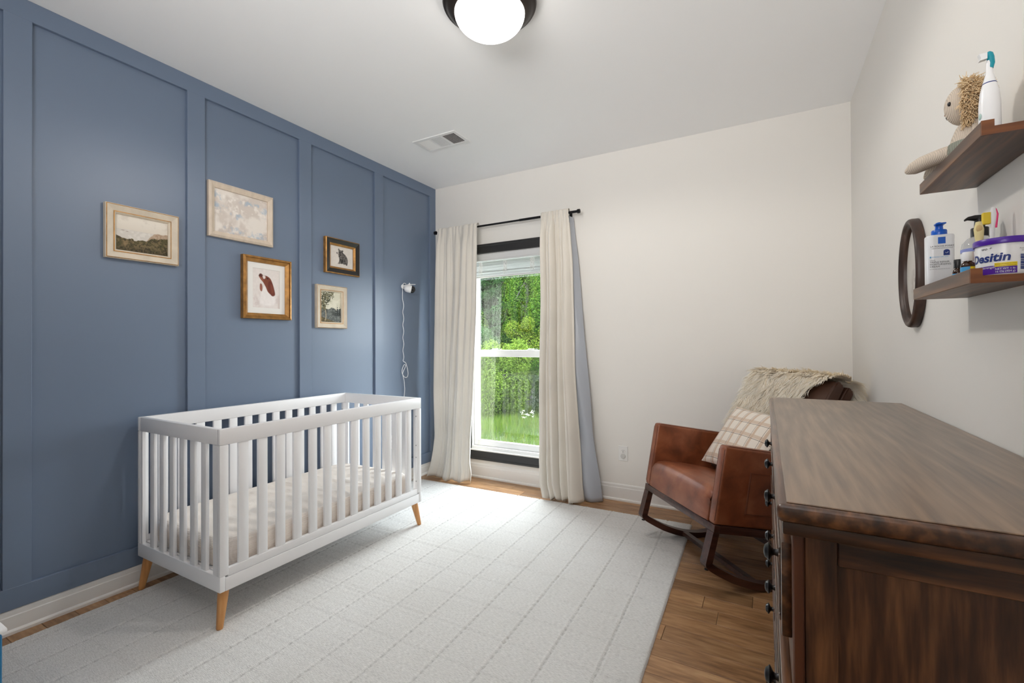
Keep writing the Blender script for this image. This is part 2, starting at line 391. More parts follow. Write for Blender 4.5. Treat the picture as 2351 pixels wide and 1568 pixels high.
curtain('curtain', RL, RS, [(2.3, RY), (1.6, RY - .005), (.4, RY - .04), (0, RY - .075)], [(2.3, .016), (2.0, .036), (1.2, .050), (0, .060)],
        [(3.6, 2.0, .80, .18), (6.2, .5, .40, -.2), (1.6, .2, .40, .3), (11, 1, .08, 0)], '', part='drape', parent=cr)
def flap(a, b):
    z = .006 + (RZ - .03) * b; x0 = interp(RS, z) - .012; x1 = interp(RR, z)
    bul = .030 * math.sin(PI * a) * (1 - b) + .012 * math.sin(8 * z + 4 * a) * (1 - b)
    return Vector((x0 + (x1 - x0) * a, min(YB - .024, RY - .045 * (1 - b) + .075 * a * (.35 + .65 * b) - bul + .012), z))
o = obj('lining', MB().grid(24, 70, flap), m_lining, cr, True, fix=False); md = o.modifiers.new('thickness', 'SOLIDIFY'); md.thickness = .002; md.offset = 0
tag(o, 'shiny grey lining folded outward')
# bound edge of the lining flap
obj('hem', MB().tube([(interp(RS, z) - .008, RY - .045 * (1 - (z - .006) / (RZ - .03)) - .004, z) for z in np.linspace(.01, 2.2, 60)], .005, 6, flat=(1, .5)), m_cloth_l, cr)

# ------------------------------------------------------------------ rug
rnd_off = np.random.default_rng(3)
rx, ry = Vector((1, .025, 0)), Vector((-.025, 1, 0)); RC = Vector((-.441, 3.279, 0)); RW, RLN = 2.345, 3.06
NX, NY = 470, 340
uu = np.linspace(0, 1, NX + 1); vv = np.linspace(0, 1, NY + 1); Ug, Vg = np.meshgrid(uu * RW, vv * RLN)
hgt = np.full(Ug.shape, .0095) + rnd_off.normal(0, .0005, Ug.shape)
rowrnd = rnd_off.normal(0, .00035, Ug.shape[0]); hgt += rowrnd[:, None]
for k in range(13):                                   # carved lines along the rug and fainter ones across
    d = np.abs(Ug - (.155 + .193 * k)); hgt -= .0058 * np.exp(-(d / .0050) ** 2) * (.40 + .60 * np.sin(Vg * 190 + k))
    hgt += .0010 * np.exp(-((d - .012) / .005) ** 2)
for k in range(16):
    d = np.abs(Vg - (.10 + .193 * k)); hgt -= .0024 * np.exp(-(d / .008) ** 2) * (.4 + .6 * np.sin(Ug * 190))
edge = np.minimum(np.minimum(Ug, RW - Ug), np.minimum(Vg, RLN - Vg)); hgt *= np.clip(edge / .008, .15, 1) ** .5
hgt[0, :] = hgt[-1, :] = .001; hgt[:, 0] = hgt[:, -1] = .001
jit = rnd_off.normal(0, .0003, Ug.shape)
P = np.stack([RC.x - Ug * rx.x - Vg * ry.x + jit * (edge < .002), RC.y - Ug * rx.y - Vg * ry.y + jit * (edge < .002), hgt], -1).reshape(-1, 3)
ii = np.arange((NX + 1) * (NY + 1)).reshape(NY + 1, NX + 1)
Q = np.stack([ii[:-1, :-1], ii[1:, :-1], ii[1:, 1:], ii[:-1, 1:]], -1).reshape(-1, 4)
t = NT('pale_wool_rug'); co = t.coords((13, 64, 20)); n1 = t.new('ShaderNodeTexNoise', Scale=5.0, Detail=4.0); t.link(co, n1.inputs['Vector'])
co2 = t.coords(); n2 = t.new('ShaderNodeTexNoise', Scale=420.0, Detail=2.0); t.link(co2, n2.inputs['Vector']); n3 = t.new('ShaderNodeTexNoise', Scale=2.5, Detail=4.0); t.link(co2, n3.inputs['Vector'])
ad = t.new('ShaderNodeMath', operation='ADD'); t.link(n1.outputs[0], ad.inputs[0]); t.link(n2.outputs[0], ad.inputs[1])
mA = t.ramp(n1.outputs[0], [(.30, (.60, .59, .575)), (.62, (.80, .79, .775))]); mxr = t.new('ShaderNodeMix', data_type='RGBA', blend_type='MULTIPLY'); mxr.inputs['Factor'].default_value = .5
t.link(mA, mxr.inputs[6]); t.link(t.ramp(n3.outputs[0], [(.3, (.90, .89, .87)), (.65, (1, 1, 1))]), mxr.inputs[7]); gv = t.new('ShaderNodeAttribute', attribute_name='Col'); mg = t.new('ShaderNodeMix', data_type='RGBA', blend_type='MULTIPLY'); mg.inputs['Factor'].default_value = 1.0; t.link(mxr.outputs[2], mg.inputs[6]); t.link(gv.outputs['Color'], mg.inputs[7]); t.link(mg.outputs[2], t.p.inputs['Base Color'])
t.p.inputs['Roughness'].default_value = .95; t.p.inputs['Specular IOR Level'].default_value = .1; t.p.inputs['Sheen Weight'].default_value = .15
t.bump(ad.outputs[0], .7, .003); m_rug = t.m
rug = obj('rug', (P.tolist(), Q.tolist()), m_rug, smooth=True)
stitch = np.zeros(Ug.shape)                           # darker dots along the stitched lines, paler beside them
for k in range(13): stitch = np.maximum(stitch, np.exp(-((Ug - (.155 + .193 * k)) / .0042) ** 2) * (.30 + .65 * (np.sin(Vg * 190 + k) > -.2)))
for k in range(16): stitch = np.maximum(stitch, .22 * np.exp(-((Vg - (.10 + .193 * k)) / .006) ** 2))
for k in range(13): stitch -= .22 * np.exp(-((Ug - (.155 + .193 * k) - .011) / .004) ** 2)
sc_ = 1 - .26 * stitch.reshape(-1, 1); ca = rug.data.color_attributes.new('Col', 'FLOAT_COLOR', 'POINT'); ca.data.foreach_set('color', np.concatenate([sc_, sc_, sc_, np.ones_like(sc_)], 1).astype(np.float32).ravel())
tag(rug, 'large pale grey wool rug with carved stitched lines on the wood floor', 'rug')

# ------------------------------------------------------------------ ceiling light and vent
m_bronze = M('dark_bronze', (.035, .027, .023), .38, .7, bscale=60, bstr=.03)
LX, LY = -1.05, 1.70
cl_ = tag(empty('ceiling_light', (LX, LY, H)), 'round flush ceiling light with bronze pan and glowing glass dome', 'ceiling light')
obj('pan', MB().lathe([(.11, H), (.175, H - .002), (.200, H - .012), (.206, H - .024), (.202, H - .032), (.192, H - .036), (.186, H - .045), (.165, H - .062), (.150, H - .066), (.135, H - .05)][::-1], (LX, LY, 0), 64), m_bronze, cl_)
t = NT('lit_opal_glass'); t.p.inputs['Base Color'].default_value = (.9, .88, .84, 1); t.p.inputs['Emission Color'].default_value = (1.0, .955, .89, 1); t.p.inputs['Emission Strength'].default_value = 5.0; t.p.inputs['Roughness'].default_value = .25
m_lit = t.m
obj('glass_dome', MB().lathe([(.154 * math.cos(a), H - .062 - .092 * math.sin(a)) for a in np.linspace(0, PI / 2, 18)], (LX, LY, 0), 64), m_lit, cl_)

bulb = bpy.data.lights.new('ceiling_bulb', 'SPOT'); bulb.energy = LAMP; bulb.color = (1.0, .955, .89); bulb.spot_size = math.radians(176); bulb.spot_blend = .25; bulb.shadow_soft_size = .05
bo_ = bpy.data.objects.new('ceiling_bulb', bulb); COL.objects.link(bo_); bo_.parent = cl_; bo_.location = (0, 0, 2.534 - H)   # just under the dome, aimed straight down
m_vent = M('white_vent_enamel', (.80, .80, .80), .4, bscale=30, bstr=.01); m_dark = M('vent_shade_dark', (.03, .03, .03), .9, bscale=20)
VX0, VX1, VY0, VY1 = -2.298, -1.912, 2.612, 2.818
vt = tag(empty('ceiling_vent', ((VX0 + VX1) / 2, (VY0 + VY1) / 2, H)), 'white rectangular louvred air vent in the ceiling', 'vent')
vf = MB(); a = .028
vf.box((VX0, VY0, H - .007), (VX1, VY0 + a, H), .002).box((VX0, VY1 - a, H - .007), (VX1, VY1, H), .002).box((VX0, VY0 + a, H - .007), (VX0 + a, VY1 - a, H), .002).box((VX1 - a, VY0 + a, H - .007), (VX1, VY1 - a, H), .002)
ix0, ix1 = VX0 + a, VX1 - a; bw3 = (ix1 - ix0) / 3
for k in (1, 2): vf.box((ix0 + bw3 * k - .006, VY0 + a, H - .006), (ix0 + bw3 * k + .006, VY1 - a, H), .001)
obj('vent_frame', vf, m_vent, vt, False)
obj('vent_shade', MB().box((ix0, VY0 + a, H - .0012), (ix1, VY1 - a, H - .0004)), m_dark, vt, False)  # dark sheet standing in for the shade behind the louvres
sm = MB().box((-.0045, -(VY1 - VY0) / 2 + a, -.0006), (.0045, (VY1 - VY0) / 2 - a, .0006)); me = bpy.data.meshes.new('louvre'); sm.b.to_mesh(me); sm.b.free(); finish(me, m_vent, False)
for k in range(3):
    for i in range(10):
        inst('louvre', me, vt, (ix0 + bw3 * k + .011 + (bw3 - .022) * i / 9, (VY0 + VY1) / 2, H - .0045), (0, (-.55, .15, .6)[k], 0))
for x in (VX0 + .014, VX1 - .014): obj('screw', MB().lathe([(0, H - .0085), (.003, H - .008), (.0035, H - .007)], (x, (VY0 + VY1) / 2, 0), 10), m_vent, vt)

# ------------------------------------------------------------------ outlets
m_plate = M('outlet_plastic', (.80, .79, .77), .35, bscale=30, bstr=.01); m_slot = M('outlet_slot', (.02, .02, .02), .6, bscale=30)
def outlet(c, dirx, label):
    """dirx: unit vectors (right, out)"""
    R_, O_ = Vector(dirx[0]), Vector(dirx[1]); Z = Vector((0, 0, 1)); mm = Matrix((R_, O_, Z)).transposed().to_4x4(); mm.translation = c
    r = tag(empty('wall_outlet', c), label, 'outlet')
    obj('cover_plate', MB().box((-.036, 0, -.058), (.036, .005, .058), .002), m_plate, r, False, xf=mm)
    for s in (-1, 1):
        rc = obj('receptacle', MB().lathe([(.0172, 0), (.0172, .003), (.0165, .0035)], (0, .0045, s * .0195), 24, Matrix(((1, 0, 0), (0, 0, 1), (0, 1, 0)))), m_plate, r, xf=mm)
        if s == 1:
            sl = MB().box((-.0075, .0078, s * .0195 + .001), (-.0055, .0085, s * .0195 + .009)).box((.0055, .0078, s * .0195 + .002), (.0075, .0085, s * .0195 + .009)); sl.lathe([(.003, 0), (.003, .001)], (0, .0076, s * .0195 - .006), 12, Matrix(((1, 0, 0), (0, 0, 1), (0, 1, 0))))
            obj('slots', sl, m_slot, rc, False, xf=mm)
    obj('screw', MB().lathe([(.003, 0), (.0025, .001)], (0, .0049, 0), 10, Matrix(((1, 0, 0), (0, 0, 1), (0, 1, 0)))), m_plate, r, xf=mm)
    return r, mm
ro, mm = outlet((-.9755, YB, .3705), ((-1, 0, 0), (0, -1, 0)), 'white wall outlet with a plug cover, left of the leather rocker')
obj('plug_cover', MB().lathe([(.019, 0), (.019, .003), (.016, .006), (0, .0065)], (0, .008, -.0195), 24, Matrix(((1, 0, 0), (0, 0, 1), (0, 1, 0))), sq=(1, 1.0)), M('grey_plug_cover', (.62, .61, .59), .5, bscale=30), ro, xf=mm)
r2, mm2 = outlet((XL - .018, 2.930, .385), ((0, 1, 0), (1, 0, 0)), 'white wall outlet on the blue wall seen through the crib slats')

# ------------------------------------------------------------------ baby monitor camera with its cord
m_wp = M('white_plastic', (.82, .82, .83), .3, bscale=40, bstr=.01); m_bp = M('black_gloss_plastic', (.008, .008, .01), .12, bscale=40, bstr=.01)
mc = tag(empty('baby_monitor', (XL - .018, 3.085, 1.715)), 'small white baby monitor camera with a hanging cord on the blue wall', 'camera')
ax = Vector((.62, .62, -.16)).normalized(); s0 = Vector((XL + .035, 3.115, 1.722))
def axm(d):
    d = Vector(d).normalized(); q = d.to_track_quat('Z', 'Y').to_matrix(); return q
obj('camera_body', MB().lathe([(.0, -.047), (.010, -.0465), (.019, -.043), (.026, -.037), (.031, -.028), (.0335, -.018), (.0342, -.006), (.034, .012), (.0335, .016)], s0, 32, axm(ax)), m_wp, mc)
obj('camera_face', MB().lathe([(.0335, .016), (.034, .024), (.031, .036), (.022, .046), (.008, .050), (0, .0505)], s0, 32, axm(ax)), m_bp, mc)
obj('lens', MB().lathe([(.009, .0485), (.009, .0515), (.006, .0525), (0, .052)], s0, 20, axm(ax)), M('lens_glass', (.05, .05, .06), .05, bscale=30, bstr=.0), mc)
mt = MB().lathe([(.020, 0), (.020, .006), (.016, .008), (0, .008)], (XL - .018, 3.085, 1.742), 24, axm((1, 0, 0))); mt.tube([(XL - .012, 3.085, 1.742), (XL + .012, 3.09, 1.752), (s0.x, s0.y, 1.757)], .005, 10)
mt.tube([(s0.x, s0.y, 1.757), (s0.x, s0.y, 1.775)], [.007, .004], 10); mt.tube([(s0.x - .01, s0.y - .01, 1.762), (s0.x + .03, s0.y + .045, 1.765)], [.004, .003], 8)
obj('mount', mt, m_wp, mc)
cp = [(XL + .012, 3.10, 1.764), (XL + .0, 3.090, 1.772), (XL - .008, 3.078, 1.76), (XL - .010, 3.076, 1.70), (XL - .010, 3.074, 1.64)]
for i, z in enumerate(np.linspace(1.60, 1.08, 24)): cp.append((XL - .006, 3.079 + .006 * math.sin(i * 1.25), z))
cp += [(XL + .004, 3.10, 1.060), (XL + .008, 3.112, 1.02), (XL + .010, 3.122, .97), (XL + .010, 3.112, .938), (XL + .006, 3.085, .935), (XL - .002, 3.062, .965), (XL - .006, 3.062, 1.00), (XL - .004, 3.085, 1.045), (XL + .006, 3.095, 1.035),
       (XL - .002, 3.072, .985), (XL + .002, 3.062, .960), (XL + .002, 3.078, .91), (XL - .002, 3.088, .86), (XL - .002, 3.09, .81), (XL - .006, 3.07, .70), (XL - .008, 3.01, .60), (XL - .006, 2.90, .56), (XL - .006, 2.85, .52), (XL - .004, 2.835, .46), (XL + .0, 2.86, .40), (XL + .014, 2.905, .372), (XL + .02, 2.93, .366)]
def smooth_pts(pts, k=5):
    P = [Vector(p) for p in pts]; out = []
    for i in range(len(P) - 1):
        p0, p1, p2, p3 = P[max(i - 1, 0)], P[i], P[i + 1], P[min(i + 2, len(P) - 1)]
        for j in range(k):
            t = j / k; out.append(.5 * ((2 * p1) + (p2 - p0) * t + (2 * p0 - 5 * p1 + 4 * p2 - p3) * t * t + (3 * p1 - p0 - 3 * p2 + p3) * t ** 3))
    return out + [P[-1]]
cpath = smooth_pts(cp); obj('cord', MB().tube(cpath, .0027, 6), m_wp, mc)
obj('plug', MB().box((XL - .008, 2.912, .345), (XL + .034, 2.948, .388), .006, 2), m_wp, mc)

# ------------------------------------------------------------------ pictures on the blue wall
def fbm(h, w_, cell, octs, seed):
    r = np.random.default_rng(seed); out = np.zeros((h, w_)); amp = 1; tot = 0
    for o_ in range(octs):
        gy, gx = max(2, int(h / cell) + 2), max(2, int(w_ / cell) + 2); g = r.random((gy, gx))
        y = np.linspace(0, gy - 1.001, h); x = np.linspace(0, gx - 1.001, w_); yi = y.astype(int); xi = x.astype(int)
        fy = (y - yi)[:, None]; fx = (x - xi)[None]; fy = fy * fy * (3 - 2 * fy); fx = fx * fx * (3 - 2 * fx)
        out += amp * ((g[yi][:, xi] * (1 - fx) + g[yi][:, xi + 1] * fx) * (1 - fy) + (g[yi + 1][:, xi] * (1 - fx) + g[yi + 1][:, xi + 1] * fx) * fy); tot += amp; amp *= .55; cell = max(cell / 2, 1.5)
    return out / tot
def C(*rgb): return np.array(lin(*rgb)[:3])
def mixc(a, b, m): return a * (1 - m[..., None]) + b * m[..., None]
def canvas(h, w_, col): return np.tile(C(*col), (h, w_, 1)).astype(float)
def XY(h, w_):
    y, x = np.mgrid[0:h, 0:w_]; return x / (w_ - 1), 1 - y / (h - 1)
def ss(a, b, x): t = np.clip((x - a) / (b - a), 0, 1); return t * t * (3 - 2 * t)
def polymask(pts, X, Y, asp=1.0, soft=.012):
    """soft inside mask of a polygon"""
    n = len(pts); inside = np.zeros(X.shape, bool); dmin = np.full(X.shape, 9.)
    for i in range(n):
        x0, y0 = pts[i]; x1, y1 = pts[(i + 1) % n]
        c = ((y0 > Y) != (y1 > Y)) & (X < (x1 - x0) * (Y - y0) / (y1 - y0 + 1e-12) + x0); inside ^= c
        dx, dy = (x1 - x0) * asp, y1 - y0; t = np.clip(((X - x0) * asp * dx + (Y - y0) * dy) / (dx * dx + dy * dy + 1e-12), 0, 1)
        dmin = np.minimum(dmin, np.hypot((X - x0) * asp - t * dx, Y - y0 - t * dy))
    return np.clip(.5 + np.where(inside, dmin, -dmin) / soft, 0, 1)
def spl(pts, k=5):
    n = len(pts); out = []; P = [np.array(p) for p in pts]
    for i in range(n):
        p0, p1, p2, p3 = P[i - 1], P[i], P[(i + 1) % n], P[(i + 2) % n]
        for j in range(k):
            t = j / k; out.append(tuple(.5 * (2 * p1 + (p2 - p0) * t + (2 * p0 - 5 * p1 + 4 * p2 - p3) * t * t + (3 * p1 - p0 - 3 * p2 + p3) * t ** 3)))
    return out

def art_coast():
    h, w_ = 120, 170; X, Y = XY(h, w_); a = canvas(h, w_, (214, 205, 192)); n = fbm(h, w_, 30, 4, 1); n2 = fbm(h, w_, 9, 4, 2); n3 = fbm(h, w_, 5, 3, 9)
    a = mixc(a, C(228, 221, 210), ss(.5, .95, Y) * .8); a = mixc(a, C(196, 186, 174), ss(.55, .7, n) * .4)
    sea = ss(.62, .60, Y); a = mixc(a, C(206, 200, 192), sea); a = mixc(a, C(222, 217, 210), sea * ss(.5, .7, n2) * .6)
    for x0, y0, r in ((.13, .575, .05), (.21, .555, .035)): a = mixc(a, C(142, 120, 104), ss(1, .4, np.hypot((X - x0) / r, (Y - y0) / .012)) * .8)
    hill = ss(0, .012, (.62 - .20 * (1 - X) ** 1.5 + .04 * n2 - Y - .35 * ss(.75, .45, X))); a = mixc(a, C(176, 152, 128), hill * .9); a = mixc(a, C(150, 120, 94), hill * ss(.45, .65, n3) * .6)
    mid = ss(0, .015, .28 + .22 * np.abs(X - .38) + .10 * n2 - Y + .06 * ss(.55, .7, X)); a = mixc(a, C(112, 98, 70), mid)
    a = mixc(a, C(82, 76, 48), mid * ss(.42, .58, n2)); a = mixc(a, C(56, 50, 34), mid * ss(.52, .66, n3) * .9); a = mixc(a, C(146, 122, 90), mid * ss(.62, .8, n) * .8); a = mixc(a, C(128, 92, 68), mid * ss(.22, .05, np.abs(X - .2)) * ss(.32, .44, Y) * .7)
    a = mixc(a, C(44, 38, 27), ss(.22, 0, Y) * .45); return a
def art_clouds():
    h, w_ = 110, 150; X, Y = XY(h, w_); n = fbm(h, w_, 40, 5, 5); n2 = fbm(h, w_, 22, 5, 15); n3 = fbm(h, w_, 9, 4, 25)
    a = canvas(h, w_, (206, 196, 188)); a = mixc(a, C(226, 219, 212), ss(.38, .62, n)); a = mixc(a, C(234, 228, 222), ss(.50, .66, n3) * ss(.45, .62, n2) * .8); a = mixc(a, C(190, 178, 170), ss(.50, .72, n2) * ss(.45, .0, Y) * .8)
    for x0, y0, rx_, ry_ in ((.0, .60, .16, .12), (.42, .48, .10, .07), (.64, .82, .16, .06), (.30, .08, .22, .09), (.85, .06, .20, .10), (.97, .70, .10, .12), (.0, .84, .12, .10)):
        a = mixc(a, C(158, 178, 196), ss(1.1, .0, np.hypot((X - x0) / rx_, (Y - y0) / ry_) * .9 + (n3 - .5) * 2.6 + (n2 - .5) * 1.4) * .75)
    return a
def art_dog():
    h, w_ = 190, 130; X, Y = XY(h, w_); n = fbm(h, w_, 10, 4, 3); n2 = fbm(h, w_, 30, 3, 4); asp = .70; a = canvas(h, w_, (224, 216, 212))
    a = mixc(a, C(204, 190, 186), ss(.5, .65, n2) * ss(.55, .2, Y) * .6)
    def put(p, col, k=1., soft=.012):
        nonlocal a; a = mixc(a, C(*col), polymask(spl(p), X, Y, asp, soft) * k)
    put([(.38, .52), (.52, .56), (.72, .40), (.83, .28), (.80, .10), (.45, .06), (.26, .12), (.28, .32)], (234, 228, 226), .9, .05)      # chest
    put([(.24, .83), (.30, .87), (.40, .84), (.52, .83), (.64, .78), (.72, .68), (.78, .52), (.80, .40), (.68, .36), (.56, .42), (.48, .54), (.38, .66), (.28, .74)], (122, 66, 48))
    put([(.37, .835), (.44, .83), (.47, .80), (.45, .76), (.40, .75), (.37, .79)], (232, 220, 214), .95, .02)   # white blaze
    put([(.22, .81), (.26, .87), (.33, .87), (.36, .82), (.30, .78)], (98, 52, 44)); put([(.23, .79), (.28, .75), (.36, .68), (.40, .70), (.33, .78)], (150, 88, 66))
    put([(.60, .70), (.72, .66), (.80, .50), (.83, .36), (.72, .32), (.60, .42), (.56, .58)], (108, 52, 38), 1, .02); put([(.66, .62), (.74, .58), (.78, .44), (.70, .40)], (132, 70, 52), .7, .04)
    put([(.28, .62), (.34, .60), (.36, .50), (.33, .42), (.27, .46), (.26, .55)], (140, 78, 58), .95)      # far ear
    put([(.515, .77), (.55, .785), (.58, .765), (.55, .75)], (44, 24, 22)); put([(.245, .83), (.27, .845), (.285, .825), (.26, .815)], (60, 34, 32))
    return a * (1 + (n[..., None] - .5) * .12)
def art_bear():
    h, w_ = 130, 140; X, Y = XY(h, w_); n = fbm(h, w_, 4, 3, 8); n2 = fbm(h, w_, 14, 3, 6); a = canvas(h, w_, (216, 209, 202)); a = mixc(a, C(198, 188, 180), ss(.4, .8, n2) * .25)
    body = spl([(.30, .72), (.28, .66), (.33, .63), (.36, .70), (.36, .80), (.34, .86), (.38, .90), (.42, .84), (.50, .83), (.55, .86), (.57, .80), (.55, .74), (.66, .64), (.74, .52), (.77, .38), (.76, .22), (.72, .14), (.66, .20), (.60, .16), (.56, .22), (.46, .20), (.40, .17), (.34, .19), (.38, .26), (.40, .40), (.36, .54), (.36, .60)])
    m = polymask(body, X, Y, 1.1, .02); a = mixc(a, C(88, 84, 82), m * .95); a = mixc(a, C(46, 43, 42), m * ss(.48, .62, n) * .9); a = mixc(a, C(128, 122, 118), m * ss(.5, .34, n) * .75)
    for p, c in (([(.29, .70), (.34, .72), (.38, .66), (.33, .63)], (176, 166, 160)), ([(.275, .69), (.30, .70), (.30, .66), (.28, .655)], (36, 33, 32)), ([(.39, .74), (.42, .75), (.42, .72)], (22, 20, 20)), ([(.50, .40), (.56, .36), (.54, .20), (.47, .21)], (40, 37, 36))):
        a = mixc(a, C(*c), polymask(spl(p), X, Y, 1.1, .02) * .85)
    a = mixc(a, C(120, 112, 108), ss(.02, 0, np.abs(Y - .17 + .03 * np.sin(X * 9))) * ss(.25, .35, X) * ss(.85, .7, X) * .5); return a
def art_forest():
    h, w_ = 160, 110; X, Y = XY(h, w_); n = fbm(h, w_, 5, 4, 11); n2 = fbm(h, w_, 20, 4, 12); n3 = fbm(h, w_, 8, 3, 21); a = canvas(h, w_, (206, 202, 182))
    a = mixc(a, C(222, 217, 200), ss(.4, .6, n2) * .6); far = ss(0, .03, .42 + .08 * n2 + .04 * np.sin(X * 14) - Y); a = mixc(a, C(108, 112, 108), far); a = mixc(a, C(72, 76, 72), far * ss(.42, .6, n3))
    for x0, top, wd in ((.72, .50, .05), (.82, .60, .06), (.93, .56, .06), (.64, .42, .04)):
        tri = ss(0, .02, (top - Y) * wd / .28 + .012 * np.sin(Y * 90) - np.abs(X - x0)) * ss(.12, .16, Y); a = mixc(a, C(42, 46, 43), tri)
    water = ss(.24, .20, Y); a = mixc(a, C(84, 88, 86), water); a = mixc(a, C(140, 142, 136), water * ss(.5, .7, fbm(h, w_, 6, 2, 31)) * .5)
    ground = ss(0, .03, .17 - .22 * X - Y + .03 * n); a = mixc(a, C(108, 96, 62), ground); a = mixc(a, C(70, 62, 42), ground * ss(.45, .6, n))
    trunk = ss(.028, .014, np.abs(X - (.20 + .05 * np.sin(Y * 7)))) * ss(.03, .06, Y) * ss(.95, .8, Y); a = mixc(a, C(172, 158, 134), trunk); br_ = ss(.012, .004, np.abs(X - .22 - (Y - .5) * .5)) * ss(.5, .52, Y) * ss(.9, .8, Y); a = mixc(a, C(80, 70, 52), br_)
    lm = np.maximum(ss(.34, .1, np.hypot((X - .25) * 1.0, (Y - .82) * 1.0)), np.maximum(ss(.26, .05, np.hypot(X - .14, Y - .56)), ss(.22, .05, np.hypot(X - .50, Y - .94))))
    leaf = ss(.50, .60, n + lm * .34 - .12) * ss(.02, .3, lm); a = mixc(a, C(92, 88, 54), leaf * .9); a = mixc(a, C(54, 56, 38), leaf * ss(.5, .62, n3)); return a

m_art = attr_mat('painted_print', .55, .25)
m_gold = M('antique_gold', lin(160, 116, 62), .42, .55, var=.35, vscale=26, bscale=90, bstr=.15)
m_cream = M('distressed_cream', lin(206, 194, 176), .6, var=.10, vscale=18, stretch=(1, 1, 1), bscale=70, bstr=.2)
m_rawwood = M('pale_limed_wood', lin(208, 193, 176), .6, var=.09, vscale=14, stretch=(1, 3, 1), bscale=90, bstr=.15)
m_blackpaint = M('black_frame_paint', (.012, .011, .010), .35, bscale=90, bstr=.05)
m_mat = M('white_mat_board', (.80, .78, .75), .8, bscale=200, bstr=.03)
XW = XL - .018
def molding(y0, y1, z0, z1, w0, w1, d0, d1):
    """rectangular ring from inset w0 to inset w1, rising from the wall depth d0 (outer) to d1 (inner), solid behind"""
    m = MB(); P = lambda i, d: [Vector((XW + d, y, z)) for y, z in ((y0 + i, z0 + i), (y1 - i, z0 + i), (y1 - i, z1 - i), (y0 + i, z1 - i))]
    rings = [P(w0, .001), P(w0, d0), P(w1, d1), P(w1, .001)]
    V = [[m.b.verts.new(p) for p in r] for r in rings]
    for a in range(4):
        A, B = V[a], V[(a + 1) % 4]
        for k in range(4): m.b.faces.new((A[k], A[(k + 1) % 4], B[(k + 1) % 4], B[k]))
    return m
def picture(y0, y1, z0, z1, steps, art, label, tilt=0.0, mat_w=None):
    """steps: (name, inset0, inset1, depth0, depth1, material)"""
    r = tag(empty('picture_frame', (XW, (y0 + y1) / 2, z0)), label, 'picture', 'framed pictures on the blue wall')
    fr = None
    for nm, a, b, d0, d1, mt_ in steps:
        o = obj(nm, molding(y0, y1, z0, z1, a, b, d0, d1), mt_, r, False)
    ins = steps[-1][2]; dd = .008
    if mat_w:
        o = obj('mat_board', molding(y0 + ins, y1 - ins, z0 + ins, z1 - ins, 0, mat_w, .009, .009), m_mat, r, False); ins += mat_w; dd = .006
    ya, yb, za, zb = y0 + ins, y1 - ins, z0 + ins, z1 - ins
    obj('backing', MB().box((XW + .001, y0 + .006, z0 + .006), (XW + .004, y1 - .006, z1 - .006)), m_mat, r, False)
    colgrid('art_print', art, lambda u, v: Vector((XW + dd, ya + (yb - ya) * u, za + (zb - za) * v)), m_art, r)
    return r
picture(.978, 1.296, 1.660, 1.930, [('frame', 0, .0025, .026, .028, m_cream), ('gilt_edge', .0025, .006, .028, .029, m_gold), ('frame', .006, .034, .029, .020, m_cream), ('gilt_edge', .034, .038, .022, .022, m_gold), ('frame', .038, .046, .022, .014, m_cream)], art_coast(), 'landscape picture of a hilly coast in a cream frame with gold edges')
picture(1.451, 1.846, 1.863, 2.187, [('frame', 0, .012, .022, .030, m_rawwood), ('frame', .012, .034, .030, .018, m_rawwood)], art_clouds(), 'picture of pale clouds in a limed wood frame, highest on the wall')
picture(1.646, 1.972, 1.394, 1.788, [('frame', 0, .012, .030, .034, m_gold), ('frame', .012, .018, .028, .030, m_gold), ('frame', .018, .036, .028, .014, m_gold)], art_dog(), 'portrait of a brown and white dog with white mat in a gold frame', mat_w=.036)
picture(2.250, 2.568, 1.760, 2.023, [('gilt_edge', 0, .007, .026, .030, m_gold), ('frame', .007, .038, .031, .022, m_blackpaint), ('gilt_edge', .038, .052, .023, .014, m_gold)], art_bear(), 'grey sketch of a seated bear in a black and gold frame')
picture(2.175, 2.446, 1.349, 1.664, [('frame', 0, .0025, .024, .027, m_cream), ('gilt_edge', .0025, .005, .027, .028, m_gold), ('frame', .005, .034, .028, .019, m_cream), ('gilt_edge', .034, .038, .021, .021, m_gold), ('frame', .038, .046, .021, .013, m_cream)], art_forest(), 'small picture of a tree and dark pines in a cream frame, lowest on the right')

# ------------------------------------------------------------------ crib
m_crib = M('white_crib_paint', (.87, .87, .885), .35, bscale=30, bstr=.01)
m_leg = wood('beech_leg', lin(178, 118, 66), lin(204, 146, 88), lin(222, 168, 110), 2, .4, 60, 8, .04)
m_steel = M('steel', (.45, .45, .46), .3, 1, bscale=40, bstr=.01)
CX0, CX1, CY0, CY1 = -2.777, -2.040, 1.098, 2.402
cb = tag(empty('crib', ((CX0 + CX1) / 2, (CY0 + CY1) / 2, 0)), 'white slatted baby crib with angled wooden legs against the blue wall', 'crib')
ZT, ZR = .866, .796
for nm, a, b in (('top_rail', (CX1 - .024, CY0, ZR), (CX1, CY1, ZT)), ('top_rail', (CX0, CY0, ZR), (CX0 + .024, CY1, ZT)), ('end_top_rail', (CX0 + .024, CY0, ZR), (CX1 - .024, CY0 + .024, ZT)), ('end_top_rail', (CX0 + .024, CY1 - .024, ZR), (CX1 - .024, CY1, ZT))):
    obj(nm, MB().box(a, b, .004, 2), m_crib, cb)
for y0, y1 in ((CY0, CY0 + .024), (CY1 - .024, CY1)):
    obj('end_bottom_rail', MB().box((CX0, y0, .166), (CX1 - .0, y1, .234), .004, 2), m_crib, cb)
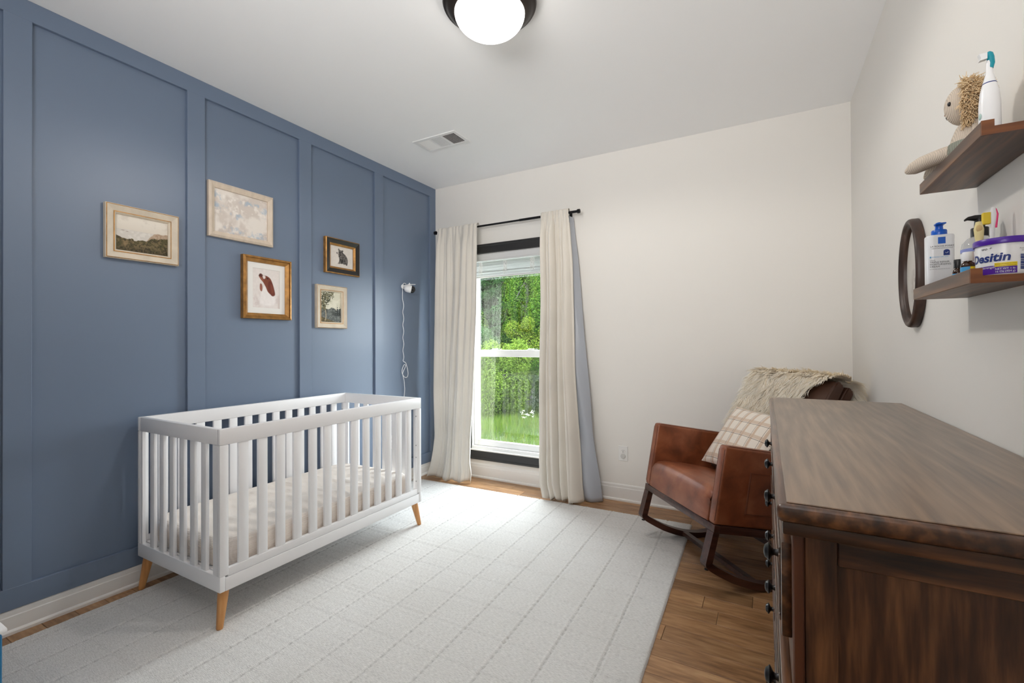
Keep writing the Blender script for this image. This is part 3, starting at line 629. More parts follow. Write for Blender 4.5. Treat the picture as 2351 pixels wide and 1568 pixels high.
for x0, x1 in ((CX0, CX0 + .024), (CX1 - .024, CX1)):
    obj('bottom_beam', MB().box((x0, CY0 + .024, .166), (x1, CY1 - .024, .224), .003, 2), m_crib, cb)
    obj('lower_rail', MB().box((x0 + .002, CY0 + .036, .2255), (x1 - .002, CY1 - .036, .262), .003, 2), m_crib, cb)
    for ya, yb in ((CY0, CY0 + .0385), (CY1 - .0385, CY1)):
        outer = x1 if x1 == CX1 else x0
        p = obj('post', MB().box((x0, ya, .232), (x1, yb, ZR), .004, 2), m_crib, cb)
        sgn = 1 if ya == CY0 else -1; yy_ = yb + .0005 if sgn == 1 else ya - .0005
        for z in (.31, .47, .55, .745): obj('bolt', MB().lathe([(.0045, 0), (.0045, .0015), (.003, .002), (0, .0012)], ((x0 + x1) / 2, yy_, z), 12, axm((0, sgn, 0))), m_steel, p)
for ya in (CY0, CY1 - .018):
    for xa, xb in ((CX0 + .024, CX0 + .045), (CX1 - .058, CX1 - .024)):
        obj('end_stile', MB().box((xa, ya + .002, .232), (xb, ya + .018, ZR), .002), m_crib, cb, False)
sm = MB().box((-.008, -.0225, 0), (.008, .0225, ZR - .258), .0035, 2); me_s = bpy.data.meshes.new('slat'); sm.b.to_mesh(me_s); sm.b.free(); finish(me_s, m_crib, 35)
for i in range(13):
    y = 1.2035 + .0902 * i
    inst('slat', me_s, cb, (CX1 - .012, y, .260)); inst('slat', me_s, cb, (CX0 + .012, y, .260))
sm = MB().box((-.0205, -.008, 0), (.0205, .008, ZR - .230), .0035, 2); me_e = bpy.data.meshes.new('end_slat'); sm.b.to_mesh(me_e); sm.b.free(); finish(me_e, m_crib, 35)
for i in range(6):
    x = -2.640 + .0925 * i
    inst('end_slat', me_e, cb, (x, CY0 + .012, .232)); inst('end_slat', me_e, cb, (x, CY1 - .012, .232))
for sx, sy in ((1, -1), (-1, -1), (1, 1), (-1, 1)):
    x = CX1 - .036 if sx > 0 else CX0 + .036; y = CY0 + .036 if sy < 0 else CY1 - .036
    tp = Vector((x, y, .170)); bt = Vector((x + (.022 if sx > 0 else .012) * sx, y + .030 * sy, .009 if sx > 0 else .001))
    obj('leg', MB().tube([tp, tp.lerp(bt, .3), tp.lerp(bt, .97), bt], [.0225, .0205, .0135, .0115], 18), m_leg, cb, 50)
obj('mattress_support', MB().box((CX0 + .026, CY0 + .026, .200), (CX1 - .026, CY1 - .026, .236)), m_crib, cb, False)

t = NT('muslin_sheet'); p = t.p; p.inputs['Base Color'].default_value = (*C(247, 237, 227), 1); p.inputs['Roughness'].default_value = .9; p.inputs['Sheen Weight'].default_value = .2
co = t.coords(); wv = t.new('ShaderNodeTexWave', Scale=48.0, Distortion=1.6, Detail=2.0, wave_type='BANDS', bands_direction='Z'); t.link(co, wv.inputs[0]); wv.inputs['Detail Scale'].default_value = 3
w2 = t.new('ShaderNodeTexWave', Scale=40.0, Distortion=1.6, Detail=2.0, wave_type='BANDS', bands_direction='X'); t.link(co, w2.inputs[0])
ad = t.new('ShaderNodeMath', operation='ADD'); t.link(wv.outputs[1], ad.inputs[0]); t.link(w2.outputs[1], ad.inputs[1]); t.bump(ad.outputs[0], .40, .003); m_sheet = t.m
MX0, MX1, MY0, MY1, MZ0, MZ1 = CX0 + .030, CX1 - .030, CY0 + .034, CY1 - .045, .238, .362
def sheet(a, b):
    # a around the outline, b from bottom edge (0) over the side to the top centre (1)
    ang = 2 * PI * a; c, s = math.cos(ang), math.sin(ang); n = 9; rr = (abs(c) ** n + abs(s) ** n) ** (-1 / n)
    ux, uy = c * rr, s * rr; cx, cy = (MX0 + MX1) / 2, (MY0 + MY1) / 2; hx, hy = (MX1 - MX0) / 2, (MY1 - MY0) / 2
    if b < .3:
        k = b / .3; ins = .012 * (1 - math.sin(PI * min(1, k * 1.0 + .0))) ; z = MZ0 + (MZ1 - .018 - MZ0) * k
        bulge = .006 * math.sin(PI * k); x = cx + ux * (hx - .006 + bulge); y = cy + uy * (hy - .006 + bulge)
        q = mnoise.noise(Vector((x * 9, y * 9, z * 14))) * .004; return Vector((x + ux * q, y + uy * q, z))
    if b < .42:
        k = (b - .3) / .12 * PI / 2; x = cx + ux * (hx - .024 + .018 * math.cos(k)); y = cy + uy * (hy - .024 + .018 * math.cos(k)); return Vector((x, y, MZ1 - .018 + .018 * math.sin(k)))
    k = (b - .42) / .58; f = 1 - k; x = cx + ux * (hx - .024) * f; y = cy + uy * (hy - .024) * f
    wr = 0
    if f < .97:
        wq = mnoise.noise(Vector((x * 6 + y * 2.2, y * 14 - x * 3, 1.7))); wr = .020 * max(0, wq) ** 1.3 + .004 * mnoise.noise(Vector((x * 14, y * 18 + x * 8, 4)))
        wr *= min(1, (.97 - f) * 9)
    return Vector((x, y, MZ1 + wr + .004 * k))
mts = MB().grid(260, 90, sheet, cu=True)
mat_ = obj('crib_mattress', mts, m_sheet, None, 60); rebase(mat_, ((MX0 + MX1) / 2, (MY0 + MY1) / 2, MZ0))
tag(mat_, 'crib mattress in a beige crinkled cotton sheet inside the crib', 'mattress')

# ------------------------------------------------------------------ blue bin at the left edge
m_teal = M('teal_plastic', (.005, .14, .30), .45, bscale=40, bstr=.02); 
bn = tag(empty('storage_bin', (-2.2, .28, .011)), 'blue plastic bin with white rim at the far left edge', 'bin')
obj('bin_body', MB().box((-2.42, .12, .0115), (-2.0, .457, .368), .012, 2), m_teal, bn); obj('bin_rim', MB().box((-2.43, .11, .369), (-1.992, .464, .383), .004, 2), m_wp, bn)

# ------------------------------------------------------------------ dresser
dk = (lin(32, 19, 12), lin(78, 48, 29), lin(138, 92, 58))
m_dv = wood('walnut_vertical', *dk, 2, .38, 80, 13, .06, coat=.15, st=.09); m_dx = wood('walnut_along_end', *dk, 0, .36, 80, 14, .06, coat=.15, st=.12); m_dy = wood('walnut_along_front', *dk, 1, .30, 70, 10, .05, coat=.4)
m_dtop = wood('walnut_top_sheen', lin(80, 61, 48), lin(112, 88, 69), lin(148, 119, 93), 1, .36, 60, 6, .03, coat=.5, st=.06)  # paler and greyer than the sides: the top's sheen is put into the colour
m_post = wood('walnut_post', lin(62, 34, 21), lin(92, 52, 32), lin(120, 72, 45), 2, .38, 40, 6, .05)
m_knob = M('dark_pewter', (.045, .045, .047), .30, .85, var=.3, vscale=60, bscale=90, bstr=.05)
DX0, DX1, DY0, DY1 = .034, XR - .002, .822, 2.333
dr = tag(empty('dresser', ((DX0 + DX1) / 2, (DY0 + DY1) / 2, 0)), 'dark walnut dresser with black round knobs beside the leather rocker', 'dresser')
tp = MB().box((.012, .797, .957), (DX1, 2.348, .984), .009, 3); obj('top', tp, m_dy, dr)
obj('top_panel', MB().box((.026, .811, .9835), (DX1 - .002, 2.334, .986), .0015), m_dtop, dr, False)
cv = MB().box((.020, .806, .936), (DX1, 2.342, .957), .004, 2); obj('moulding', cv, m_dx, dr)
for y0, y1, nm in ((DY0, DY0 + .02, 'n'), (DY1 - .02, DY1, 'f')):
    sg = 0 if nm == 'n' else 1
    obj('corner_post', MB().box((DX0, y0 - .002, .06), (.049, y1 + .002, .936), .002), m_post, dr, False)
    obj('end_stile', MB().box((.0495, y0, .06), (.091, y1, .936), .0015), m_dv, dr, False); obj('end_stile', MB().box((DX1 - .045, y0, .06), (DX1, y1, .936), .0015), m_dv, dr, False)
    obj('end_rail', MB().box((.0915, y0, .897), (DX1 - .0455, y1, .936), .0015), m_dx, dr, False); obj('end_rail', MB().box((.0915, y0, .09), (DX1 - .0455, y1, .15), .0015), m_dx, dr, False)
    obj('end_panel', MB().box((.088, y0 + (.008 if not sg else .004), .145), (DX1 - .04, y1 - (.004 if not sg else .008), .90)), m_dv, dr, False)
obj('back_panel', MB().box((DX1 - .012, DY0 + .02, .09), (DX1, DY1 - .02, .936)), m_dv, dr, False)
obj('plinth', MB().box((DX0 + .01, DY0 + .02, .09), (DX1 - .02, DY1 - .02, .13)), m_dy, dr, False)
YM = (DY0 + DY1) / 2 - .008
for y0, y1 in ((DY0 + .0205, DY0 + .045), (YM - .025, YM + .025), (DY1 - .045, DY1 - .0205)):
    obj('front_stile', MB().box((DX0, y0, .095), (DX0 + .022, y1, .936), .0015), m_dv, dr, False)
rows = [(.752, .905), (.515, .672), (.275, .435)]
for z0, z1 in ((.905, .936), (.672, .752), (.435, .515), (.095, .275)):
    for y0, y1 in ((DY0 + .0455, YM - .0255), (YM + .0255, DY1 - .0455)):
        o = obj('front_rail', MB().box((DX0, y0, z0), (DX0 + .022, y1, z1), .0015), m_dy, dr, False)
kp = [(.006, 0), (.0075, .001), (.0065, .004), (.0055, .008), (.0075, .011), (.0125, .0135), (.0165, .016), (.0168, .0175), (.0145, .0195), (.013, .021), (.0115, .0235), (.005, .0255), (0, .0258)]
kb = MB().lathe(kp, (0, 0, 0), 28, axm((-1, 0, 0))); me_k = bpy.data.meshes.new('knob'); bmesh.ops.recalc_face_normals(kb.b, faces=kb.b.faces[:]); kb.b.to_mesh(me_k); kb.b.free(); finish(me_k, m_knob, 50)
for z0, z1 in rows:
    for y0, y1, ks in ((DY0 + .038, YM - .018, (1.0, 1.36)), (YM + .018, DY1 - .038, (1.72, 2.07))):
        d = obj('drawer', MB().box((.0195, y0, z0), (DX0 + .001, y1, z1), .003, 2), m_dy, dr)
        fr = MB(); b_ = .012
        fr.box((.0165, y0 + .016, z0 + .016), (.0205, y1 - .016, z0 + .016 + b_), .002).box((.0165, y0 + .016, z1 - .016 - b_), (.0205, y1 - .016, z1 - .016), .002).box((.0165, y0 + .016, z0 + .028), (.0205, y0 + .028, z1 - .028), .002).box((.0165, y1 - .028, z0 + .028), (.0205, y1 - .016, z1 - .028), .002)
        obj('bead', fr, m_dy, d, False)
        obj('drawer_box', MB().box((DX0 + .024, y0 + .02, z0 + .012), (DX1 - .05, y1 - .02, z1 - .02)), m_dy, d, False)
        for ky in ks: inst('knob', me_k, d, (.0195, ky, (z0 + z1) / 2 + .002))
for y in (DY0 + .03, DY1 - .03):
    for x in (DX0 + .03, DX1 - .03): obj('foot', MB().tube([(x, y, .0005), (x, y, .06), (x, y, .091)], [.018, .026, .027], 16), m_dv, dr)

# ------------------------------------------------------------------ wall shelves
sh = (lin(46, 32, 24), lin(84, 60, 45), lin(140, 98, 64)); m_sh = wood('shelf_walnut', *sh, 1, .42, 42, 9, .06); m_shend = wood('shelf_end_grain', lin(72, 38, 16), lin(108, 60, 26), lin(136, 82, 40), 0, .4, 50, 12, .05)
def shelf(y0, y1, zb, zl, label):
    r = tag(empty('wall_shelf', (XR, (y0 + y1) / 2, zb)), label, 'shelf', 'ledge shelves on the right wall')
    obj('board', MB().box((.3635, y0 + .003, zb), (XR - .0005, y1, zb + .015), .001), m_sh, r, False)
    obj('lip', MB().box((.3625, y0 + .003, zb - .0002), (.381, y1 + .0005, zl), .0012), m_sh, r, False)
    e = MB().prism([(.3627, zb), (XR - .0005, zb), (XR - .0005, zb + .015), (.381, zb + .015), (.381, zl), (.3627, zl)], lambda x, z: Vector((x, y0, z)), lambda x, z: Vector((x, y0 + .0032, z)))
    obj('sawn_end', e, m_shend, r, False); return r
US0, US1, UZ = 1.197, 1.597, 1.622; LS0, LS1, LZ = 1.257, 1.664, 1.346
shelf(US0, US1, UZ, 1.650, 'upper dark wooden ledge shelf holding the knitted lion'); shelf(LS0, LS1, LZ, 1.376, 'lower dark wooden ledge shelf holding bottles and the white tub')
UT, LT = UZ + .0152, LZ + .0152

# oval framed print
m_ov = wood('oval_frame_wood', lin(40, 28, 23), lin(62, 44, 36), lin(88, 62, 48), 2, .4, 40, 9, .05)
ov = tag(empty('oval_picture', (XR, 2.12, 1.476)), 'dark oval wooden frame with a faint sketch on the right wall', 'picture')
RXM = Matrix(((0, 0, -1), (0, 1, 0), (1, 0, 0)))
obj('frame', MB().lathe([(.190, 0), (.1965, .002), (.1968, .018), (.195, .025), (.191, .029), (.186, .031), (.181, .0295), (.177, .025), (.174, .021), (.170, .0195), (.167, .015), (.1655, .004)], (XR - .0005, 2.122, 1.474), 128, RXM, sq=(.985, .615)), m_ov, ov, 50)
def art_sketch():
    h, w_ = 110, 70; X, Y = XY(h, w_); n = fbm(h, w_, 7, 4, 41); n2 = fbm(h, w_, 16, 3, 42); a = canvas(h, w_, (206, 201, 194))
    m = ss(.5, .1, np.hypot((X - .55) * 1.3, (Y - .24) * 1.0)) * ss(.46, .60, n); a = mixc(a, C(150, 140, 132), m * .8); a = mixc(a, C(176, 168, 160), ss(.45, .1, np.hypot((X - .5) * 1.2, Y - .2)) * ss(.45, .6, n2) * .6); return a
op = MB(); arr = art_sketch()
def ovf(u, v):
    X_, Y_ = u * 2 - 1, v * 2 - 1; X2 = X_ * math.sqrt(1 - Y_ * Y_ / 2); Y2 = Y_ * math.sqrt(1 - X_ * X_ / 2); return Vector((XR - .008, 2.122 - X2 * .168 * .615, 1.474 + Y2 * .168 * .985))
colgrid('art_print', arr, ovf, m_art, ov)

# ------------------------------------------------------------------ items on the lower shelf
m_lot = M('white_bottle', (.80, .81, .83), .3, bscale=40, bstr=.01); m_bluep = M('blue_plastic', lin(12, 88, 190), .3, bscale=40, bstr=.01); m_ink = M('black_print', (.03, .03, .035), .6, bscale=40, bstr=.0); m_inkb = M('blue_print', lin(20, 92, 190), .5, bscale=40, bstr=.0)
m_navy = M('navy_print', lin(16, 44, 120), .5, bscale=40, bstr=.0); m_cyan = M('light_blue_print', lin(70, 160, 215), .5, bscale=40, bstr=.0)
BC = Vector((.409, 1.629, LT)); lo = tag(empty('lotion_bottle', BC), 'white lotion bottle with blue pump cap on the lower shelf', 'bottle')
def rrect(hx, hy, r, n=6):
    out = []
    for cx, cy, a0 in ((hx - r, hy - r, 0), (-hx + r, hy - r, PI / 2), (-hx + r, -hy + r, PI), (hx - r, -hy + r, 1.5 * PI)):
        for k in range(n + 1): a = a0 + PI / 2 * k / n; out.append((cx + r * math.cos(a), cy + r * math.sin(a)))
    return out
def loft(sections, c):
    """sections: (z, hx, hy, r)"""
    m = MB(); rings = [[m.b.verts.new(Vector((c.x + x, c.y + y, z))) for x, y in rrect(hx, hy, r)] for z, hx, hy, r in sections]; n = len(rings[0])
    for A, B in zip(rings, rings[1:]):
        for k in range(n): m.b.faces.new((A[k], A[(k + 1) % n], B[(k + 1) % n], B[k]))
    m.b.faces.new(rings[0][::-1]); m.b.faces.new(rings[-1]); return m
ZB = 1.5125
obj('bottle_body', loft([(LT, .026, .019, .012), (LT + .003, .0278, .0208, .013), (ZB - .003, .0282, .0210, .013), (ZB, .0275, .0203, .013), (ZB + .0008, .0262, .019, .012)], BC), m_lot, lo, 40)
cap = MB().lathe([(.0158, ZB + .0005), (.0162, ZB + .002), (.0162, ZB + .013), (.0150, ZB + .0155), (.0085, ZB + .017), (.0080, ZB + .026), (.0092, ZB + .028), (.0105, ZB + .031), (.0095, ZB + .0325), (.0045, ZB + .0345), (.0035, ZB + .0365), (0, ZB + .037)], (BC.x, BC.y, 0), 28)
cap.box((BC.x - .012, BC.y - .024, ZB + .0275), (BC.x + .009, BC.y - .004, ZB + .0315), .001); obj('pump', cap, m_bluep, lo, 40)
FY = BC.y - .0213
def flat(x0, z0): return lambda x, y: Vector((x0 + x, FY, z0 + y))
def rectm(x0, x1, z0, z1, y=FY): return MB().face([(x0, y, z0), (x1, y, z0), (x1, y, z1), (x0, y, z1)])
bxl = BC.x - .0255
pr_ = rectm(BC.x - .0075, BC.x + .0075, ZB - .024, ZB - .0065); obj('logo_square', pr_, m_inkb, lo, False)
tx = MB().text('LA ROCHE-POSAY', .0058, flat(BC.x + .0005, ZB - .0325), .00010).text('LABORATOIRE DERMATOLOGIQUE', .0027, flat(BC.x + .0005, ZB - .0370), .00005)
tx.text('TRIPLE REPAIR', .0062, flat(bxl + .001, ZB - .0745), .00003, align='LEFT').text('MOISTURIZING', .0062, flat(bxl + .001, ZB - .0805), .00003, align='LEFT').text('CREAM', .0062, flat(bxl + .001, ZB - .0865), .00003, align='LEFT')
tx.text('face and body moisturizer for dry skin', .0026, flat(bxl + .001, ZB - .0915), 0, align='LEFT').text('LIPIKAR', .0034, flat(bxl + .001, ZB - .0685), .0001, align='LEFT')
obj('print', tx, m_ink, lo, False, fix=False)
obj('badge', MB().prism([(BC.x + .0095 + .0062 * math.cos(a), ZB - .0445 + .0045 * math.sin(a)) for a in np.linspace(0, PI, 10)] + [(BC.x + .0033, ZB - .0555), (BC.x + .0157, ZB - .0555)], lambda x, z: Vector((x, FY, z)), lambda x, z: Vector((x, FY + .0004, z))), m_navy, lo, False)
obj('badge_emblem', MB().tube([(BC.x + .0095 + .0028 * math.cos(a), FY - .0003, ZB - .0465 + .0028 * math.sin(a)) for a in np.linspace(-2.7, 0.2, 12)], .0005, 5), m_lot, lo)
tb = MB().text('EXTREMELY DRY SKIN', .0034, flat(bxl + .0045, ZB - .0600), .00003, align='LEFT'); tb.face([(bxl + .001, FY, ZB - .0610), (bxl + .0038, FY, ZB - .0610), (bxl + .0038, FY, ZB - .0570), (bxl + .001, FY, ZB - .0570)])
obj('print', tb, m_cyan, lo, False, fix=False)

# white tub with purple lid
m_pur = M('purple_plastic', lin(72, 18, 150), .3, bscale=40, bstr=.01); m_purp = M('purple_print', lin(82, 30, 150), .4, bscale=40, bstr=.0); m_yel = M('yellow_print', lin(236, 208, 30), .4, bscale=40, bstr=.0); m_tub = M('white_tub', (.82, .82, .83), .25, bscale=40, bstr=.01)
JC = Vector((.4290, 1.313, LT)); JR = .0415; jar = tag(empty('cream_tub', JC), 'white round cream tub with purple lid on the lower shelf', 'tub')
obj('tub_body', MB().lathe([(.0385, LT), (.0400, LT + .002), (.0403, LT + .006), (JR, LT + .058), (JR, LT + .064)], (JC.x, JC.y, 0), 64), m_tub, jar, 40)
obj('lid', MB().lathe([(.0418, LT + .0635), (.0445, LT + .064), (.0448, LT + .066), (.0448, LT + .0745), (.0435, LT + .0765), (.040, LT + .077), (.0385, LT + .0760), (0, LT + .0758)], (JC.x, JC.y, 0), 64), m_pur, jar, 40)
def cyl(c, r, a0, z0, slope=0.0, dr=.0004):
    def fn(x, y):
        a = a0 + x / r; zz = z0 + y; R_ = r + dr + slope * (zz - LT); return Vector((c.x + R_ * math.sin(a), c.y - R_ * math.cos(a), zz))
    return fn
def band(c, r, a0, a1, z0, z1, slope=0.0, dr=.0002, n=30):
    return MB().grid(n, 1, lambda u, v: cyl(c, r, a0 + (a1 - a0) * u, z0 + (z1 - z0) * v, slope, dr)(0, 0))
SL = (JR - .0403) / .052; R0 = .0403
obj('label_band', band(JC, R0, -2.3, .16, LT + .0035, LT + .0205, SL), m_purp, jar, False)
obj('label_strip', band(JC, R0, -.62, .16, LT + .0175, LT + .0255, SL, .0004), m_yel, jar, False)
obj('brand_print', MB().text('Desitin', .0235, cyl(JC, R0, -.92, LT + .0295, SL, .0005), .0007, .18, sub=.003), m_navy, jar, False, fix=False)
tx = MB().text('Maximum Strength', .0062, cyl(JC, R0, -1.18, LT + .0155, SL, .0006), .0001).text('NET WT 1 lb', .0050, cyl(JC, R0, -.26, LT + .0115, SL, .0006), 0).text('16 Oz (454 g)', .0050, cyl(JC, R0, -.26, LT + .0062, SL, .0006), 0)
obj('print', tx, m_tub, jar, False, fix=False)
tx = MB().text('soothes and relieves on contact', .0023, cyl(JC, R0, -.23, LT + .0222, SL, .0008)).text('clinically proven, long-lasting relief', .0021, cyl(JC, R0, -.23, LT + .0188, SL, .0008))
tx.text('wo +', .0085, cyl(JC, R0, -.92, LT + .0535, SL), 0, .2)
obj('print', tx, m_ink, jar, False, fix=False)
db = MB()
for k in range(9): 
    g = band(JC, R0, .28, .80, LT + .0105 + k * .0034, LT + .0105 + k * .0034 + (.0022 if k % 3 else .0028), SL, .0005, 10); me_ = bpy.data.meshes.new('x'); g.b.to_mesh(me_); g.b.free(); db.b.from_mesh(me_)
obj('fact_box', db, m_navy, jar, False, fix=False)
obj('print', MB().text('Provides instant', .0032, cyl(JC, R0, .50, LT + .0505, SL)).text('protection', .0032, cyl(JC, R0, .50, LT + .0465, SL)), m_ink, jar, False, fix=False)

# two little dropper bottles
m_amber = M('dark_amber_glass', (.035, .012, .004), .12, bscale=40, bstr=.01); m_bcap = M('black_cap', (.015, .015, .016), .35, bscale=60, bstr=.03)
def small_bottle(c, r, zt, capm, lab, second, label):
    b = tag(empty('dropper_bottle', c), label, 'bottle'); zn = zt - .021
    obj('bottle_body', MB().lathe([(r * .9, LT), (r, LT + .002), (r, zn - .010), (r * .85, zn - .004), (r * .55, zn - .001), (r * .55, zn + .003)], (c.x, c.y, 0), 28), m_amber, b, 40)
    obj('bottle_cap', MB().lathe([(r * .74, zn + .0005), (r * .76, zn + .001), (r * .74, zt - .001), (r * .70, zt), (0, zt)], (c.x, c.y, 0), 28), capm, b, 40)
    obj('label_band', band(c, r, -1.6, 1.4, LT + .004, zn - .013, 0, .0002, 20), lab, b, False)
    if second: obj('label_stripe', band(c, r, .0, 1.0, LT + .012, zn - .013, 0, .0004, 10), second, b, False)
    return b
small_bottle(Vector((.402, 1.470, LT)), .0095, 1.4245, m_bcap, m_cyan, None, 'tiny amber bottle with black cap next to the lotion bottle')
small_bottle(Vector((.4015, 1.405, LT)), .0128, 1.4310, m_wp, m_cyan, m_yel, 'small amber bottle with white cap and blue label beside the tub')

# clear pump bottle
t = NT('clear_plastic'); t.p.inputs['Base Color'].default_value = (.92, .94, .96, 1); t.p.inputs['Roughness'].default_value = .08; t.p.inputs['Transmission Weight'].default_value = .75; t.p.inputs['IOR'].default_value = 1.2; m_clear = t.m
PC_ = Vector((.4385, 1.462, LT)); pb = tag(empty('pump_bottle', PC_), 'clear bottle with black pump head behind the purple lidded tub', 'bottle')
obj('bottle_body', MB().lathe([(.030, LT), (.0325, LT + .003), (.0325, LT + .085), (.030, LT + .098), (.022, LT + .108), (.014, LT + .113), (.012, LT + .116)], (PC_.x, PC_.y, 0), 40), m_clear, pb, 40)
obj('label_band', band(PC_, .0325, -2.0, 1.6, LT + .025, LT + .074, 0, .0003), m_lot, pb, False); obj('label_stripe', band(PC_, .0325, -2.0, 1.6, LT + .076, LT + .084, 0, .0003), M('lavender_print', lin(130, 140, 200), .5, bscale=40), pb, False)
ph = MB().lathe([(.0150, LT + .112), (.0155, LT + .113), (.0155, LT + .131), (.0145, LT + .133), (.0095, LT + .1335), (.0090, LT + .150), (.0098, LT + .153), (.0105, LT + .157), (.004, LT + .1585), (0, LT + .1588)], (PC_.x, PC_.y, 0), 28)
ph.tube([(PC_.x + .008, PC_.y, LT + .1545), (PC_.x - .012, PC_.y - .006, LT + .156), (PC_.x - .024, PC_.y - .012, LT + .1545), (PC_.x - .030, PC_.y - .015, LT + .1505)], [.0095, .007, .0045, .003], 10, flat=(.6, 1.0)); obj('pump', ph, m_bcap, pb, 40)

# toothbrushes standing behind the tub
def axis_pts(a, b, n): a, b = Vector(a), Vector(b); return [a.lerp(b, k / (n - 1)) for k in range(n)]
m_by = M('pale_yellow_silicone', lin(226, 210, 150), .5, bscale=60); m_by2 = M('tan_silicone', lin(206, 178, 122), .6, bscale=60)
p = axis_pts((.4145, 1.3785, LT + .001), (.4135, 1.384, 1.493), 9); yb = tag(empty('baby_toothbrush', p[0]), 'short pale yellow baby toothbrush behind the tub', 'toothbrush')
obj('handle', MB().tube(p, [.006, .006, .0055, .005, .0046, .0052, .0075, .0085, .005], 14), m_by, yb)
obj('bristle_pad', MB().sphere(p[7] + Vector((-.0015, -.0065, .001)), .0062, 16, (.9, .5, 1.3)), m_by2, yb)
m_pk = M('pink_rubber', lin(226, 28, 110), .4, bscale=60); m_bry = M('yellow_bristles', lin(226, 196, 50), .6, bscale=400, bstr=.4)
p = axis_pts((.4400, 1.412, LT + .001), (.4440, 1.405, 1.526), 12); pk = tag(empty('toothbrush', p[0]), 'pink and white toothbrush with yellow bristles behind the tub', 'toothbrush')
obj('handle', MB().tube(p[:7] , [.0055, .007, .0075, .007, .007, .0066, .0045], 14), m_pk, pk); obj('neck', MB().tube(p[6:], [.0044, .0046, .0048, .0062, .0068, .0045], 14, flat=(1, .8)), m_wp, pk)
obj('bristles', MB().box(p[9] + Vector((-.0175, -.0055, -.006)), p[9] + Vector((-.0045, .0045, .020)), .001), m_bry, pk, False)
obj('back_strip', MB().tube([p[8] + Vector((.0050, -.001, 0)), p[10] + Vector((.0064, -.001, 0)), p[11] + Vector((.003, 0, -.003))], .0022, 8), m_pk, pk)

# ------------------------------------------------------------------ items on the upper shelf
EC = Vector((.4035, 1.290, UT)); eb = tag(empty('electric_toothbrush', EC), 'white electric toothbrush with teal head on the upper shelf', 'toothbrush')
obj('handle', MB().lathe([(.0150, UT), (.0160, UT + .002), (.0168, UT + .03), (.0165, UT + .075), (.0145, UT + .100), (.0115, UT + .115), (.0105, UT + .118)], (EC.x, EC.y, 0), 32), m_wp, eb, 40)
obj('ring', MB().lathe([(.0106, UT + .1182), (.0109, UT + .119), (.0105, UT + .1198)], (EC.x, EC.y, 0), 32), m_navy, eb)
obj('neck', MB().lathe([(.0102, UT + .120), (.0085, UT + .128), (.0055, UT + .140), (.0048, UT + .155), (.0044, UT + .166)], (EC.x, EC.y, 0), 24), m_wp, eb, 40)
m_te = M('teal_rubber', lin(0, 142, 160), .4, bscale=60); m_wbr = M('white_bristles', (.80, .81, .82), .6, bscale=400, bstr=.4)
obj('brush_head', MB().tube([(EC.x + .001, EC.y, UT + .150), (EC.x + .003, EC.y, UT + .160), (EC.x + .002, EC.y, UT + .172), (EC.x + .0, EC.y, UT + .180), (EC.x - .001, EC.y, UT + .184)], [.0052, .0056, .0058, .0058, .003], 16), m_te, eb)
obj('bristles', MB().prism([(-.004, .170), (-.0155, .168), (-.0135, .173), (-.0165, .1815), (-.004, .182)], lambda x, z: Vector((EC.x + x, EC.y - .005, UT + z)), lambda x, z: Vector((EC.x + x, EC.y + .005, UT + z))), m_wbr, eb, False)
obj('button', MB().sphere((EC.x - .0155, EC.y - .004, UT + .052), .006, 14, (.35, .8, 1.2)), M('mint_button', lin(170, 196, 190), .4, bscale=40), eb)

def knit(name, col, rot=(0, 0, 0)):
    t = NT(name); co = t.coords((1, 1, 1), rot=rot); w1 = t.new('ShaderNodeTexWave', Scale=130.0, Distortion=.5, wave_type='BANDS', bands_direction='X'); t.link(co, w1.inputs[0]); w1.inputs['Detail Scale'].default_value = 2
    w2 = t.new('ShaderNodeTexNoise', Scale=600.0); t.link(co, w2.inputs['Vector']); ad = t.new('ShaderNodeMath', operation='ADD'); t.link(w1.outputs[1], ad.inputs[0]); t.link(w2.outputs[0], ad.inputs[1])
    t.link(t.ramp(w1.outputs[1], [(.0, tuple(c * .80 for c in col[:3])), (.5, col)]), t.p.inputs['Base Color']); t.p.inputs['Roughness'].default_value = .95; t.p.inputs['Specular IOR Level'].default_value = .1; t.bump(ad.outputs[0], .5, .0015); return t.m
m_kn = knit('oatmeal_knit', lin(206, 192, 176)); m_kg = knit('sage_knit', lin(150, 152, 140)); m_yarn = M('sandy_yarn', lin(228, 202, 162), .9, var=.15, vscale=90, bscale=500, bstr=.3); m_eye = M('black_bead', (.008, .008, .01), .2, bscale=40, bstr=.0)
LB = Vector((.398, 1.372, UT)); li = tag(empty('knitted_lion', LB), 'knitted oatmeal lion doll with shaggy mane sitting on the upper shelf', 'stuffed toy')
obj('body', MB().lathe([(.012, UT + .001), (.030, UT + .004), (.036, UT + .014), (.0345, UT + .030), (.030, UT + .048), (.0235, UT + .066), (.016, UT + .077), (.010, UT + .082)], (LB.x, LB.y, 0), 36), m_kn, li, 60)
obj('shorts', MB().lathe([(.012, UT + .0005), (.0308, UT + .003), (.0372, UT + .014), (.0362, UT + .026), (.0368, UT + .029), (.0362, UT + .032), (.034, UT + .032)], (LB.x, LB.y, 0), 36), m_kg, li, 60)
HC = LB + Vector((-.010, -.004, .116)); fd = Vector((-.93, .36, -.05)).normalized()
obj('head', MB().sphere(HC, .042, 28, (.80, .80, 1.06)), m_kn, li)
side = Vector((-fd.y, fd.x, 0)).normalized()
